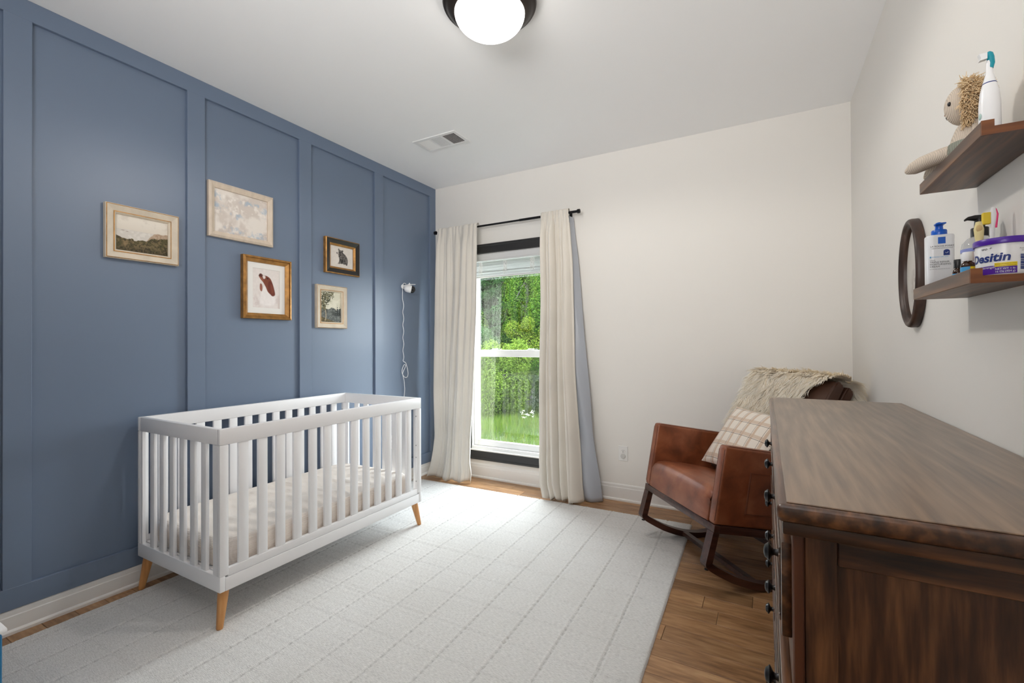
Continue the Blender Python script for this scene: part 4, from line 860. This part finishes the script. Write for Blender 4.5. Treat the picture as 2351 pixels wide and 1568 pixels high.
for s_ in (1, -1):
    e_ = (fd * .62 + side * .72 * s_ + Vector((0, 0, .05))).normalized(); q_ = Vector((e_.x * .0336, e_.y * .0336, e_.z * .0445)); obj('eye', MB().sphere(HC + q_, .0042, 14, (.8, .8, 1.15)), m_eye, li)
    er = HC + Vector((.010, 0, .038)) - side * .020 * s_; obj('ear', MB().sphere(er, .010, 14, (.8, .9, 1)), m_kn, li)
nm = HC + fd * .0312 + Vector((0, 0, -.011)); obj('nose', MB().sphere(nm, .0028, 12, (.8, 1.1, .7)), M('tan_thread', lin(190, 150, 128), .8, bscale=200), li)
obj('mouth', MB().tube([nm + side * .009 - fd * .0045 + Vector((0, 0, -.0055)), nm + side * .005 - fd * .0022 + Vector((0, 0, -.0095)), nm - fd * .0010 + Vector((0, 0, -.0065)), nm - side * .005 - fd * .0022 + Vector((0, 0, -.0095)), nm - side * .009 - fd * .0045 + Vector((0, 0, -.0055))], .0009, 5), m_eye, li)
def leg(a, b, r, nm_): 
    pts = [Vector(a).lerp(Vector(b), k / 6) + Vector((0, 0, .004 * math.sin(PI * k / 6))) for k in range(7)]; obj(nm_, MB().tube(pts, [r * .9, r, r, r, r * 1.06, r * .95, r * .45], 16), m_kn, li)
leg((.378, 1.395, UT + .024), (.3290, 1.552, UT + .0385), .0172, 'leg'); leg((.398, 1.402, UT + .022), (.3700, 1.566, UT + .0205), .0168, 'leg')
leg((LB.x + .004, LB.y - .024, UT + .072), (LB.x - .002, LB.y - .040, UT + .016), .0085, 'arm'); leg((LB.x - .006, LB.y + .026, UT + .072), (LB.x - .02, LB.y + .040, UT + .018), .0085, 'arm')
mn = MB(); r_ = random.Random(5)
for i in range(1900):
    th = r_.uniform(0, 2 * PI); k = r_.uniform(-.18, 1.0)          # around the face plane, backwards
    base_dir = side * math.cos(th) + Vector((0, 0, 1)) * math.sin(th); dirv = (base_dir * math.sqrt(max(0, 1 - max(0, k) ** 2 * .8)) - fd * (k * .9 + .12)).normalized()
    p0 = HC + Vector((dirv.x * .034, dirv.y * .034, dirv.z * .045)); L_ = r_.uniform(.012, .022)
    fall = (dirv * .5 + base_dir * .25 + Vector((r_.uniform(-.7, .7), r_.uniform(-.7, .7), -.75 + r_.uniform(-.4, .4)))).normalized()
    q1 = p0 + dirv * L_ * .4; q2 = q1 + fall * L_ * .5; q3 = q2 + (fall + Vector((r_.uniform(-.8, .8), r_.uniform(-.8, .8), r_.uniform(-.5, .5)))).normalized() * L_ * .35
    if max(q1.x, q2.x, q3.x) > XR - .003 or min(q1.z, q2.z, q3.z) < UT + .003 or (q3 - EC).xy.length < .019 or (q2 - EC).xy.length < .019: continue
    mn.tube([p0, q1, q2, q3], [.0010, .0010, .0009, .0005], 3, cap=False)
obj('mane', mn, m_yarn, li, True)['kind'] = 'stuff'

# ------------------------------------------------------------------ leather rocking chair (built in its own tilted axes: u across, v back, w up)
CO = Vector((-.22068, 2.38439, .35083 + .0035)); cu_ = Vector((.647370, -.762176, 0)); cv_ = Vector((.750857, .637756, -.171699)); cw_ = Vector((.130865, .111153, .985149))
CH = Matrix((cu_, cv_, cw_)).transposed().to_4x4(); CH.translation = CO
W_, t_, A_ = .690, .054, .383
t = NT('cognac_leather'); p = t.p; co = t.coords(); n1 = t.new('ShaderNodeTexNoise', Scale=9.0, Detail=6.0, Distortion=.4); t.link(co, n1.inputs['Vector']); n2 = t.new('ShaderNodeTexVoronoi', Scale=320.0); t.link(co, n2.inputs['Vector'])
t.link(t.ramp(n1.outputs[0], [(.28, lin(98, 50, 28)), (.5, lin(132, 72, 43)), (.74, lin(158, 96, 64))]), p.inputs['Base Color']); p.inputs['Roughness'].default_value = .40; p.inputs['Specular IOR Level'].default_value = .6; t.bump(n2.outputs['Distance'], .12, .0008); m_lea = t.m
m_seam = M('leather_seam', lin(104, 52, 26), .5, bscale=200, bstr=.2); m_chw = wood('dark_espresso', lin(42, 22, 17), lin(66, 38, 30), lin(90, 56, 45), 1, .30, 60, 10, .04)
m_brn = M('dark_brown_leather', lin(70, 42, 28), .5, var=.2, vscale=8, bscale=200, bstr=.1); m_felt = M('black_glide', (.02, .02, .02), .8, bscale=100)
root = CH @ Matrix.Translation((-W_ / 2, .30, -.30)); rk = tag(empty('rocking_chair', root.translation, root), 'brown leather rocking chair with dark wood rockers in the corner', 'rocking chair')
def c_box(name, a, b, bev, mat, seg=3, parent=rk): return obj(name, MB().box(a, b, bev, seg), mat, parent, 40, xf=CH)
def arm(u0, u1):
    o = c_box('arm', (u0, 0, 0), (u1, .645, A_), .016, m_lea, 4)
    for uu_ in (u0 + .0075, u1 - .0075):
        s = MB(); s.tube([(uu_, .0025, .02), (uu_, .0025, A_ - .025), (uu_, .010, A_ - .007), (uu_, .03, A_ - .0022), (uu_, .62, A_ - .0022)], .0022, 6); obj('seam', s, m_seam, o, xf=CH)
    return o
an = arm(-t_, 0); af = arm(-W_, -W_ + t_)
pk_ = obj('pocket', MB().box((-.001, .158, .07), (.005, .43, .268), .002), m_lea, an, False, xf=CH)
for pts in ([(.0055, .158, .07), (.0055, .158, .268), (.0055, .43, .268)], [(.0055, .158, .07), (.0055, .43, .07)], [(.0055, .152, .064), (.0055, .152, .27)]):
    obj('stitching', MB().tube(pts, .0016, 6), m_seam, an, xf=CH)
u0, u1 = -W_ + t_ + .002, -t_ - .002
def seatf(a, b):
    # a across, b along profile front-bottom -> top -> back
    prof = [(-.006, .004), (-.010, .05), (-.011, .10), (-.008, .128), (.004, .150), (.026, .163), (.06, .169), (.15, .172), (.28, .168), (.42, .160), (.50, .15)]
    q = b * (len(prof) - 1); i = min(int(q), len(prof) - 2); k = q - i; v = prof[i][0] * (1 - k) + prof[i + 1][0] * k; wv = prof[i][1] * (1 - k) + prof[i + 1][1] * k
    e = 1 - abs(2 * a - 1) ** 10; crown = .010 * math.sin(PI * a) * min(1, b * 2.2)
    return Vector((u0 + (u1 - u0) * a, v + (1 - e) * .010 * (1 if b < .5 else 0), wv - (1 - e) * .014 * (b > .25) + crown))
st = MB().grid(40, 30, seatf); st.box((u0, .0, .003), (u1, .50, .10), .002); obj('seat', st, m_lea, rk, 60, xf=CH, fix=False)
def backp(name, poly, bev, mat):
    m = MB().prism(poly, lambda v, w_: Vector((u0, v, w_)), lambda v, w_: Vector((u1, v, w_))); bmesh.ops.bevel(m.b, geom=m.b.edges[:], offset=bev, segments=3, affect='EDGES'); return obj(name, m, mat, rk, 50, xf=CH)
backp('back_cushion', [(.385, .170), (.515, .50), (.622, .765), (.645, .793), (.682, .787), (.696, .762), (.590, .50), (.470, .170)], .010, m_brn)
backp('back_frame', [(.475, .06), (.600, .50), (.705, .752), (.722, .772), (.750, .760), (.758, .735), (.650, .47), (.535, .05)], .008, m_brn)
c_box('front_rail', (-W_, .003, -.036), (0, .034, -.0005), .003, m_chw)
for a, b in ((-t_, 0), (-W_, -W_ + t_)): c_box('side_rail', (a + .004, .0345, -.040), (b - .004, .64, -.0005), .003, m_chw)
c_box('back_rail', (-W_ + t_, .585, -.045), (-t_, .62, .05), .003, m_chw)
curve = [(-.013, -.185), (-.006, -.205), (.020, -.222), (.064, -.240), (.113, -.2575), (.163, -.2725), (.2577, -.290), (.363, -.2955), (.473, -.2765), (.597, -.222), (.690, -.168)]
cs = smooth_pts([(0, a, b) for a, b in curve], 4)
def rocker(ua, ub):
    m = MB(); rings = []
    for i, p_ in enumerate(cs):
        a = cs[max(i - 1, 0)]; b = cs[min(i + 1, len(cs) - 1)]; tt = (b - a).normalized(); nn = Vector((0, -tt.z, tt.y))
        lo_, hi_ = p_, p_ + nn * .034
        rings.append([m.b.verts.new((ua, lo_.y, lo_.z)), m.b.verts.new((ub, lo_.y, lo_.z)), m.b.verts.new((ub, hi_.y, hi_.z)), m.b.verts.new((ua, hi_.y, hi_.z))])
    for A, B in zip(rings, rings[1:]):
        for k in range(4): m.b.faces.new((A[k], A[(k + 1) % 4], B[(k + 1) % 4], B[k]))
    m.b.faces.new(rings[0][::-1]); m.b.faces.new(rings[-1])
    r = obj('rocker', m, m_chw, rk, 40, xf=CH)
    pd = MB().lathe([(.010, 0), (.010, .004)], ((ua + ub) / 2, .012, -.224), 14); obj('glide', pd, m_felt, r, xf=CH); return r
for ua, ub in ((-t_ + .004, -.002), (-W_ + .002, -W_ + t_ - .004)):
    rocker(ua, ub)
    lg = MB().prism([(.003, -.0365), (.036, -.0365), (.024, -.170), (.022, -.186), (.012, -.204), (-.006, -.204), (-.0125, -.192), (-.012, -.180)], lambda v, w_: Vector((ua, v, w_)), lambda v, w_: Vector((ub, v, w_))); obj('leg', lg, m_chw, rk, False, xf=CH)
    lg = MB().prism([(.570, -.041), (.605, -.041), (.640, -.165), (.606, -.190)], lambda v, w_: Vector((ua, v, w_)), lambda v, w_: Vector((ub, v, w_))); obj('leg', lg, m_chw, rk, False, xf=CH)
c_box('stretcher', (-W_ + t_ - .0045, .275, -.284), (-t_ + .0045, .315, -.260), .002, m_chw, 1)
c_box('stretcher', (-W_ + t_ - .004, .60, -.185), (-t_ + .004, .635, -.160), .002, m_chw, 1)

# plaid pillow
t = NT('plaid_cotton'); uv = t.new('ShaderNodeTexCoord'); sp = t.new('ShaderNodeSeparateXYZ'); t.link(uv.outputs['UV'], sp.inputs[0])
def stripes(sock, freq, centre, half):
    m1 = t.new('ShaderNodeMath', operation='MULTIPLY'); m1.inputs[1].default_value = freq; t.link(sock, m1.inputs[0]); fr = t.new('ShaderNodeMath', operation='FRACT'); t.link(m1.outputs[0], fr.inputs[0])
    cp_ = t.new('ShaderNodeMath', operation='COMPARE'); cp_.inputs[1].default_value = centre; cp_.inputs[2].default_value = half; t.link(fr.outputs[0], cp_.inputs[0]); return cp_.outputs[0]
def over(colr, mask, c, f):
    m = t.new('ShaderNodeMix', data_type='RGBA'); ml = t.new('ShaderNodeMath', operation='MULTIPLY'); ml.inputs[1].default_value = f; t.link(mask, ml.inputs[0]); t.link(ml.outputs[0], m.inputs['Factor'])
    if isinstance(colr, tuple): m.inputs[6].default_value = colr
    else: t.link(colr, m.inputs[6])
    m.inputs[7].default_value = c; return m.outputs[2]
cc = over((*C(236, 226, 214), 1), stripes(sp.outputs[0], 6.0, .50, .11), (*C(206, 178, 152), 1), .8); cc = over(cc, stripes(sp.outputs[1], 4.5, .50, .12), (*C(208, 182, 158), 1), .7)
cc = over(cc, stripes(sp.outputs[0], 6.0, .30, .016), (*C(86, 66, 56), 1), .85); cc = over(cc, stripes(sp.outputs[1], 4.5, .32, .016), (*C(86, 66, 56), 1), .85)
t.link(cc, t.p.inputs['Base Color']); t.p.inputs['Roughness'].default_value = .9; t.p.inputs['Sheen Weight'].default_value = .2
n_ = t.new('ShaderNodeTexNoise', Scale=500.0); t.link(uv.outputs['Object'], n_.inputs['Vector']); t.bump(n_.outputs[0], .15, .0008); m_plaid = t.m
PB, PT_ = Vector((0, .292, .196)), Vector((0, .478, .556)); up_ = (PT_ - PB).normalized(); nf = Vector((0, -up_.z, up_.y)); PU0, PU1 = -.553, -.118; PH = (PT_ - PB).length
def pil(sgn):
    def fn(a, b):
        x, y = 2 * a - 1, 2 * b - 1; px = x * (1 - .06 * (1 - y * y)); py = y * (1 - .07 * (1 - x * x))
        th = .056 * ((1 - abs(x) ** 2.6) * (1 - abs(y) ** 2.6)) ** .55 + .0016; th += .004 * mnoise.noise(Vector((x * 2.4, y * 2.4, sgn * 3))) * (1 - max(abs(x), abs(y)) ** 3)
        c = Vector(((PU0 + PU1) / 2 + (PU1 - PU0) / 2 * px, 0, 0)) + Vector((0, PB.y, PB.z)) + up_ * (PH * (py + 1) / 2); return c + nf * (th * sgn + .022)
    return fn
pm = MB().grid(44, 44, pil(-1), uv=True).grid(44, 44, pil(1), uv=True)
bmesh.ops.remove_doubles(pm.b, verts=pm.b.verts[:], dist=.0001)
pl_o = obj('pillow', pm, m_plaid, None, True, xf=CH); pbase = CH @ Vector(((PU0 + PU1) / 2, PB.y, PB.z)); rebase(pl_o, pbase)
tag(pl_o, 'cream and tan plaid square pillow leaning on the rocking chair back', 'pillow')

# sheepskin draped over the chair back
m_hide = M('sheepskin_hide', lin(248, 238, 222), .9, bscale=60, bstr=.3)
t = NT('cream_fleece'); t.n.remove(t.p); ri = t.new('ShaderNodeNewGeometry'); colr = t.ramp(ri.outputs['Random Per Island'], [(0, (.97, .87, .71)), (.5, (.99, .925, .80)), (1, (.998, .96, .88))])
d = t.new('ShaderNodeBsdfDiffuse'); tl = t.new('ShaderNodeBsdfTranslucent'); mx = t.new('ShaderNodeMixShader'); mx.inputs[0].default_value = .15
t.link(colr, d.inputs[0]); t.link(colr, tl.inputs[0]); t.link(d.outputs[0], mx.inputs[1]); t.link(tl.outputs[0], mx.inputs[2]); t.link(mx.outputs[0], t.n['Material Output'].inputs[0]); m_fur = t.m
path = smooth_pts([(0, .4975, .47), (0, .537, .57), (0, .582, .68), (0, .622, .78), (0, .650, .805), (0, .695, .803), (0, .735, .790), (0, .768, .762), (0, .775, .730), (0, .735, .63), (0, .715, .57)], 5)
def skin(a, b):
    q = b * (len(path) - 1); i = min(int(q), len(path) - 2); k = q - i; p_ = path[i].lerp(path[i + 1], k); tt = (path[i + 1] - path[i]).normalized(); nn = Vector((0, -tt.z, tt.y))
    return Vector((-W_ + .035 + (W_ - .075) * a, p_.y, p_.z)), nn, tt
def skin_ok(a, b, inset=0.0):
    wob = .03 * math.sin(b * 17) + .02 * math.sin(b * 41 + 1)
    if b < .40: lim = .60 + .9 * b + wob * .5
    elif b < .66: lim = .99
    else: lim = 1.0 - .25 * (b - .66)
    return .0 + wob * .25 + inset < a < lim - inset * 1.6 and inset < b < 1 - inset
sk = tag(empty('sheepskin_throw', CH @ Vector((-W_ / 2, .7, .5))), 'cream shaggy sheepskin throw draped over the rocking chair back', 'throw')
hm = MB(); NA, NB = 40, 40; VV = {}
for j in range(NB):
    for i in range(NA):
        if skin_ok((i + .5) / NA, (j + .5) / NB, .035):
            q = []
            for (x_, y_) in ((i, j), (i + 1, j), (i + 1, j + 1), (i, j + 1)):
                if (x_, y_) not in VV: P_, N_, _ = skin(x_ / NA, y_ / NB); VV[(x_, y_)] = hm.b.verts.new(P_ + N_ * .006)
                q.append(VV[(x_, y_)])
            hm.b.faces.new(q)
obj('hide', hm, m_hide, sk, True, xf=CH)
rf = random.Random(11); fv, ff, fn_ = [], [], []
lim_x = XR - .004
for _ in range(17000):
    a, b = rf.random(), rf.random()
    if not skin_ok(a, b): continue
    P_, N_, T_ = skin(a, b); P_ = P_ + N_ * .005; side_ = Vector((1, 0, 0))
    clump = Vector((mnoise.noise(Vector((a * 14, b * 16, 0))), mnoise.noise(Vector((a * 14, b * 16, 7))), mnoise.noise(Vector((a * 14, b * 16, 13)))))
    flow = (-T_ if b < .55 else T_) * .75 + side_ * (.55 * clump.x + rf.uniform(-.25, .25)) + Vector((0, 0, -.15))
    if a > .86: flow += side_ * .5
    if a < .10: flow -= side_ * .5
    d0 = (N_ * (.42 + .3 * clump.y) + flow * .55).normalized(); d1 = (N_ * .25 + flow * 1.0 + clump * .5).normalized(); Ln = rf.uniform(.040, .068); wd = rf.uniform(.0012, .0024)
    p1 = P_ + d0 * Ln * .45; p2 = p1 + d1 * Ln * .40; p3 = p2 + (d1 + Vector((rf.uniform(-.5, .5), rf.uniform(-.3, .3), -.4))).normalized() * Ln * .30
    if (CH @ p3).x > lim_x or (CH @ p2).x > lim_x or (CH @ p3).y > YB - .004: continue
    sd = d1.cross(N_).normalized() * wd; k = len(fv)
    fv += [P_ - sd, P_ + sd, p1 - sd, p1 + sd, p2 - sd * .7, p2 + sd * .7, p3]; fn_ += [(N_ * .75 + d0 * .35).normalized()] * 4 + [(N_ * .7 + d1 * .2 + d0 * .2).normalized()] * 3; ff += [(k, k + 1, k + 3, k + 2), (k + 2, k + 3, k + 5, k + 4), (k + 4, k + 5, k + 6)]
fo = obj('fleece', ([tuple(v) for v in fv], ff), m_fur, sk, True, xf=CH, fix=False); fo['kind'] = 'stuff'; nrot = (WM[sk].inverted() @ CH).to_3x3(); fo.data.normals_split_custom_set_from_vertices([tuple(nrot @ v) for v in fn_])

# ------------------------------------------------------------------ outside: meadow, shrubs and woods
GZ = -2.2
def leaf_mat(name, dark, mid, light):
    t = NT(name); t.n.remove(t.p); ri = t.new('ShaderNodeNewGeometry'); colr = t.ramp(ri.outputs['Random Per Island'], [(0, dark), (.45, mid), (1, light)])
    d = t.new('ShaderNodeBsdfDiffuse'); tl = t.new('ShaderNodeBsdfTranslucent'); mx = t.new('ShaderNodeMixShader'); mx.inputs[0].default_value = .3
    t.link(colr, d.inputs[0]); t.link(colr, tl.inputs[0]); t.link(d.outputs[0], mx.inputs[1]); t.link(tl.outputs[0], mx.inputs[2]); t.link(mx.outputs[0], t.n['Material Output'].inputs[0]); return t.m
LK = 0.42
def g(r, gg, b, k=1.0): return (r * k * LK, gg * k * LK, b * k * LK)
m_lf_pine = leaf_mat('pine_foliage', g(.010, .030, .010), g(.028, .075, .024), g(.060, .130, .038))
m_lf_dec = leaf_mat('broadleaf_foliage', g(.020, .055, .008), g(.055, .125, .018), g(.120, .190, .030))
m_lf_pale = leaf_mat('pale_foliage', g(.030, .070, .028), g(.070, .140, .055), g(.130, .210, .085))
m_lf_yel = leaf_mat('yellow_green_foliage', g(.045, .085, .010), g(.105, .175, .022), g(.200, .240, .040))
m_lf_shr = leaf_mat('shrub_foliage', g(.085, .150, .022), g(.150, .245, .036), g(.210, .300, .055))
m_grass = leaf_mat('meadow_blades', g(.055, .120, .012), g(.105, .195, .020), g(.190, .230, .045))
m_bark = M('grey_bark', (.010, .009, .008), .9, var=.4, vscale=6, bscale=10, bstr=.5, bdist=.02); m_soil = M('meadow_soil', (.012, .020, .004), .95, var=.4, vscale=.8, bscale=3, bstr=.3, bdist=.05)
def fast_mesh(name, V, nper):
    n = len(V); me = bpy.data.meshes.new(name); me.vertices.add(n); me.vertices.foreach_set('co', V.astype(np.float32).ravel()); nf_ = n // nper
    me.loops.add(n); me.loops.foreach_set('vertex_index', np.arange(n, dtype=np.int32)); me.polygons.add(nf_); me.polygons.foreach_set('loop_start', np.arange(0, n, nper, dtype=np.int32)); me.polygons.foreach_set('loop_total', np.full(nf_, nper, dtype=np.int32)); me.update(calc_edges=True); return me
def leaves(blobs, n, size, rng, flat=.4, aspect=1.7):
    """blobs: (x,y,z,rx,ry,rz); small pointed quads in a shell around each blob"""
    wts = np.array([b[3] * b[5] + b[4] * b[5] for b in blobs]); idx = rng.choice(len(blobs), n, p=wts / wts.sum()); B = np.array(blobs)[idx]
    d = rng.normal(size=(n, 3)); d /= np.linalg.norm(d, axis=1)[:, None]; r = rng.uniform(.62, 1.05, n) ** .6
    Pp = B[:, :3] + d * B[:, 3:] * r[:, None]
    nrm = d * .8 + rng.normal(size=(n, 3)) * .6 + np.array([0, 0, flat]); nrm /= np.linalg.norm(nrm, axis=1)[:, None]
    a = np.cross(nrm, rng.normal(size=(n, 3))); a /= np.linalg.norm(a, axis=1)[:, None]; b = np.cross(nrm, a); s = size * rng.uniform(.6, 1.3, n)[:, None]
    q = np.stack([Pp - a * s * aspect / 2, Pp + b * s / 2, Pp + a * s * aspect / 2, Pp - b * s / 2], 1); return q.reshape(-1, 3)
def cluster(c, R, k, rng, small=.36, squash=.85):
    out = [(c[0], c[1], c[2], R[0] * .6, R[1] * .6, R[2] * .7)]
    for _ in range(int(k * 1.7)):
        d = rng.normal(size=3); d /= np.linalg.norm(d); rr = R * small * rng.uniform(.45, 1.3); q = rng.uniform(.55, 1.0); out.append((c[0] + d[0] * R[0] * q, c[1] + d[1] * R[1] * q, c[2] + d[2] * R[2] * q, rr[0], rr[1], rr[2] * squash))
    return out
def plant(name, label, cat, base, blobs, n, size, mat, trunk=None, group=None, seed=0, flat=.4, aspect=1.7):
    rng = np.random.default_rng(100 + seed); r = tag(empty(name, base), label, cat, group)
    me = fast_mesh('foliage', leaves(blobs, n, size, rng, flat, aspect), 4); me.materials.append(mat); o = bpy.data.objects.new('foliage', me); COL.objects.link(o); o.parent = r; me.transform(WM[r].inverted()); WM[o] = WM[r]; o['kind'] = 'stuff'
    if trunk:
        m = MB(); pts, rad = trunk; m.tube(pts, rad, 9); rg = random.Random(seed)
        for bl in blobs[:: max(1, len(blobs) // 9)]:
            a = Vector(pts[0]).lerp(Vector(pts[-1]), rg.uniform(.35, .9)); m.tube([a, a.lerp(Vector(bl[:3]), .5) + Vector((0, 0, .1)), Vector(bl[:3])], [rad[0] * .35, rad[0] * .25, rad[0] * .1], 5)
        obj('trunk', m, m_bark, r)
    return r
struct(obj('meadow_ground', MB().box((-60, YB + .6, GZ - .5), (40, 70, GZ)), m_soil, smooth=False))
rng = np.random.default_rng(77); NG = 70000
gx, gy = rng.uniform(-22, 2, NG), 9 + 12.5 * rng.random(NG) ** .8; hgt_ = rng.uniform(.12, .38, NG) * (1 + .5 * np.sin(gx * .9) * np.sin(gy * .7)); ang = rng.uniform(0, 2 * PI, NG); lw = rng.uniform(.006, .014, NG); lean = rng.normal(0, .10, (NG, 2))
Pb = np.stack([gx, gy, np.full(NG, GZ)], 1); sdv = np.stack([np.cos(ang) * lw, np.sin(ang) * lw, np.zeros(NG)], 1); tipv = np.stack([lean[:, 0], lean[:, 1], hgt_], 1)
me = fast_mesh('meadow_grass', np.stack([Pb - sdv, Pb + sdv, Pb + tipv], 1).reshape(-1, 3), 3); me.materials.append(m_grass); go = bpy.data.objects.new('meadow_grass', me); COL.objects.link(go); WM[go] = Matrix.Identity(4)
tag(go, 'tall bright green meadow grass seen below the trees through the window', 'grass', kind='stuff')
def tree_round(x, y, z0, ztop, R, label, mat, n, size, seed, k=16, group='trees beyond the meadow', name='broadleaf_tree'):
    rng = np.random.default_rng(seed); zc = (z0 + ztop) / 2; Rv = np.array([R, R, (ztop - z0) / 2]); bl = cluster((x, y, zc), Rv, k, rng)
    return plant(name, label, 'tree', (x, y, GZ), bl, n, size, mat, ([(x, y, GZ), (x + .1, y, (GZ + zc) / 2), (x, y, zc), (x + .1, y, ztop - .15 * (ztop - z0))], [.22, .18, .13, .04]), group, seed)
def tree_conifer(x, y, ztop, R, label, mat, n, size, seed, zlow=GZ + 1.0, group='trees beyond the meadow'):
    rng = np.random.default_rng(seed); bl = []; z = zlow
    while z < ztop - .3:
        f = (ztop - z) / (ztop - zlow); rr = R * (.15 + .85 * f ** .8)
        for q in range(5):
            a = rng.uniform(0, 2 * PI); e = rr * rng.uniform(.45, .75); bl.append((x + math.cos(a) * e, y + math.sin(a) * e, z + rng.uniform(-.2, .2), rr * .40, rr * .40, .26 + rr * .06))
        z += rng.uniform(.55, .85)
    return plant('conifer_tree', label, 'tree', (x, y, GZ), bl, n, size, mat, ([(x, y, GZ), (x, y, (GZ + ztop) / 2), (x + .05, y, ztop)], [.20, .13, .03]), group, seed, flat=.7, aspect=2.4)
back = 'dense woods behind'
for i, x in enumerate((-31, -27.6, -24.2, -21, -17.8, -14.6, -11.2, -7.8)):
    m_, lab = (m_lf_pine, 'dark') if i % 2 else (m_lf_dec, 'mid'); nth = ('leftmost', 'second', 'third', 'fourth', 'fifth', 'sixth', 'seventh', 'rightmost')[i]
    o = tree_round(x, 34 + 1.5 * math.sin(i * 2.1), GZ + .4, 13.0 + 1.2 * math.sin(i * 1.7), 4.0, nth + ' tree from the left in the rear row of the woods, ' + lab + ' green', m_, 30000, .16, 300 + i, 22, 'rear row of trees in the woods')
tree_conifer(-19.9, 30.0, 9.8, 2.8, 'tall dark pine left of the bare trunked conifer', m_lf_pine, 44000, .085, 21)
tree_conifer(-16.35, 28.6, 9.2, 2.0, 'slim conifer with a visible grey trunk at mid window', m_lf_pine, 24000, .08, 22)
tree_round(-14.15, 27.6, -.6, 8.6, 2.0, 'tall green broadleaf tree at the right of the upper pane', m_lf_dec, 48000, .062, 23, 20)
tree_round(-15.45, 23.6, -1.4, 2.7, 1.45, 'rounded pale grey green tree at the left of the upper pane', m_lf_pale, 36000, .05, 24, 18)
tree_round(-11.55, 22.6, -.8, 2.5, 1.30, 'yellow green tree low on the right of the upper pane', m_lf_yel, 32000, .052, 25, 16)
tree_round(-13.45, 24.4, -1.8, 1.25, 1.05, 'small yellow green tree behind the shrub at window centre', m_lf_yel, 20000, .052, 26, 12)
tree_round(-10.9, 24.6, -1.9, 6.2, 1.6, 'darker green tree at the right behind the curtain', m_lf_dec, 30000, .065, 27, 16)
tree_round(-18.6, 25.2, -1.8, 5.0, 1.9, 'dark broadleaf tree at the far left behind the curtain', m_lf_dec, 20000, .08, 28, 16)
def shrub(x, y, R, h, label, mat, n, seed):
    rng = np.random.default_rng(seed); bl = cluster((x, y, GZ + h * .5), np.array([R, R * .8, h * .52]), 16, rng, .45, 1.0); return plant('wild_shrub', label, 'shrub', (x, y, GZ), bl, n * 3, .036, mat, ([(x, y, GZ), (x, y, GZ + h * .6)], [.05, .02]), 'shrubs at the meadow edge', seed, aspect=3.2)
shrub(-10.75, 18.6, 1.15, 3.35, 'large feathery light green shrub filling the lower window pane', m_lf_shr, 11000, 41); shrub(-12.3, 18.9, 1.15, 3.0, 'light green shrub at the left edge of the lower pane', m_lf_shr, 9000, 42)
shrub(-9.2, 20.0, .95, 2.6, 'deep green shrub at the right edge of the lower pane', m_lf_dec, 7500, 43); shrub(-7.4, 19.0, 1.1, 2.6, 'light green shrub hidden partly by the right curtain', m_lf_shr, 6000, 44); shrub(-14.3, 19.6, 1.2, 3.0, 'light green shrub hidden partly by the left curtain', m_lf_shr, 6000, 45)
# flowering weed
fx, fy = -7.95, 15.6; wr_ = tag(empty('white_wildflower', (fx, fy, GZ)), 'white flowering weed standing in the meadow grass', 'wildflower'); m = MB(); hd = MB(); rw = random.Random(9)
for i in range(16):
    a = rw.uniform(0, 2 * PI); q = rw.uniform(.05, .32); z = GZ + rw.uniform(.55, .95); m.tube([(fx, fy, GZ), (fx + math.cos(a) * q * .4, fy + math.sin(a) * q * .4, GZ + .4), (fx + math.cos(a) * q, fy + math.sin(a) * q, z)], .006, 4)
    for k in range(5): hd.sphere((fx + math.cos(a) * q + rw.uniform(-.05, .05), fy + math.sin(a) * q + rw.uniform(-.05, .05), z + rw.uniform(-.02, .03)), .014, 6)
obj('stems', m, m_grass, wr_)['kind'] = 'stuff'; obj('blossoms', hd, M('white_petals', (.2, .21, .17), .8, bscale=60), wr_)['kind'] = 'stuff'
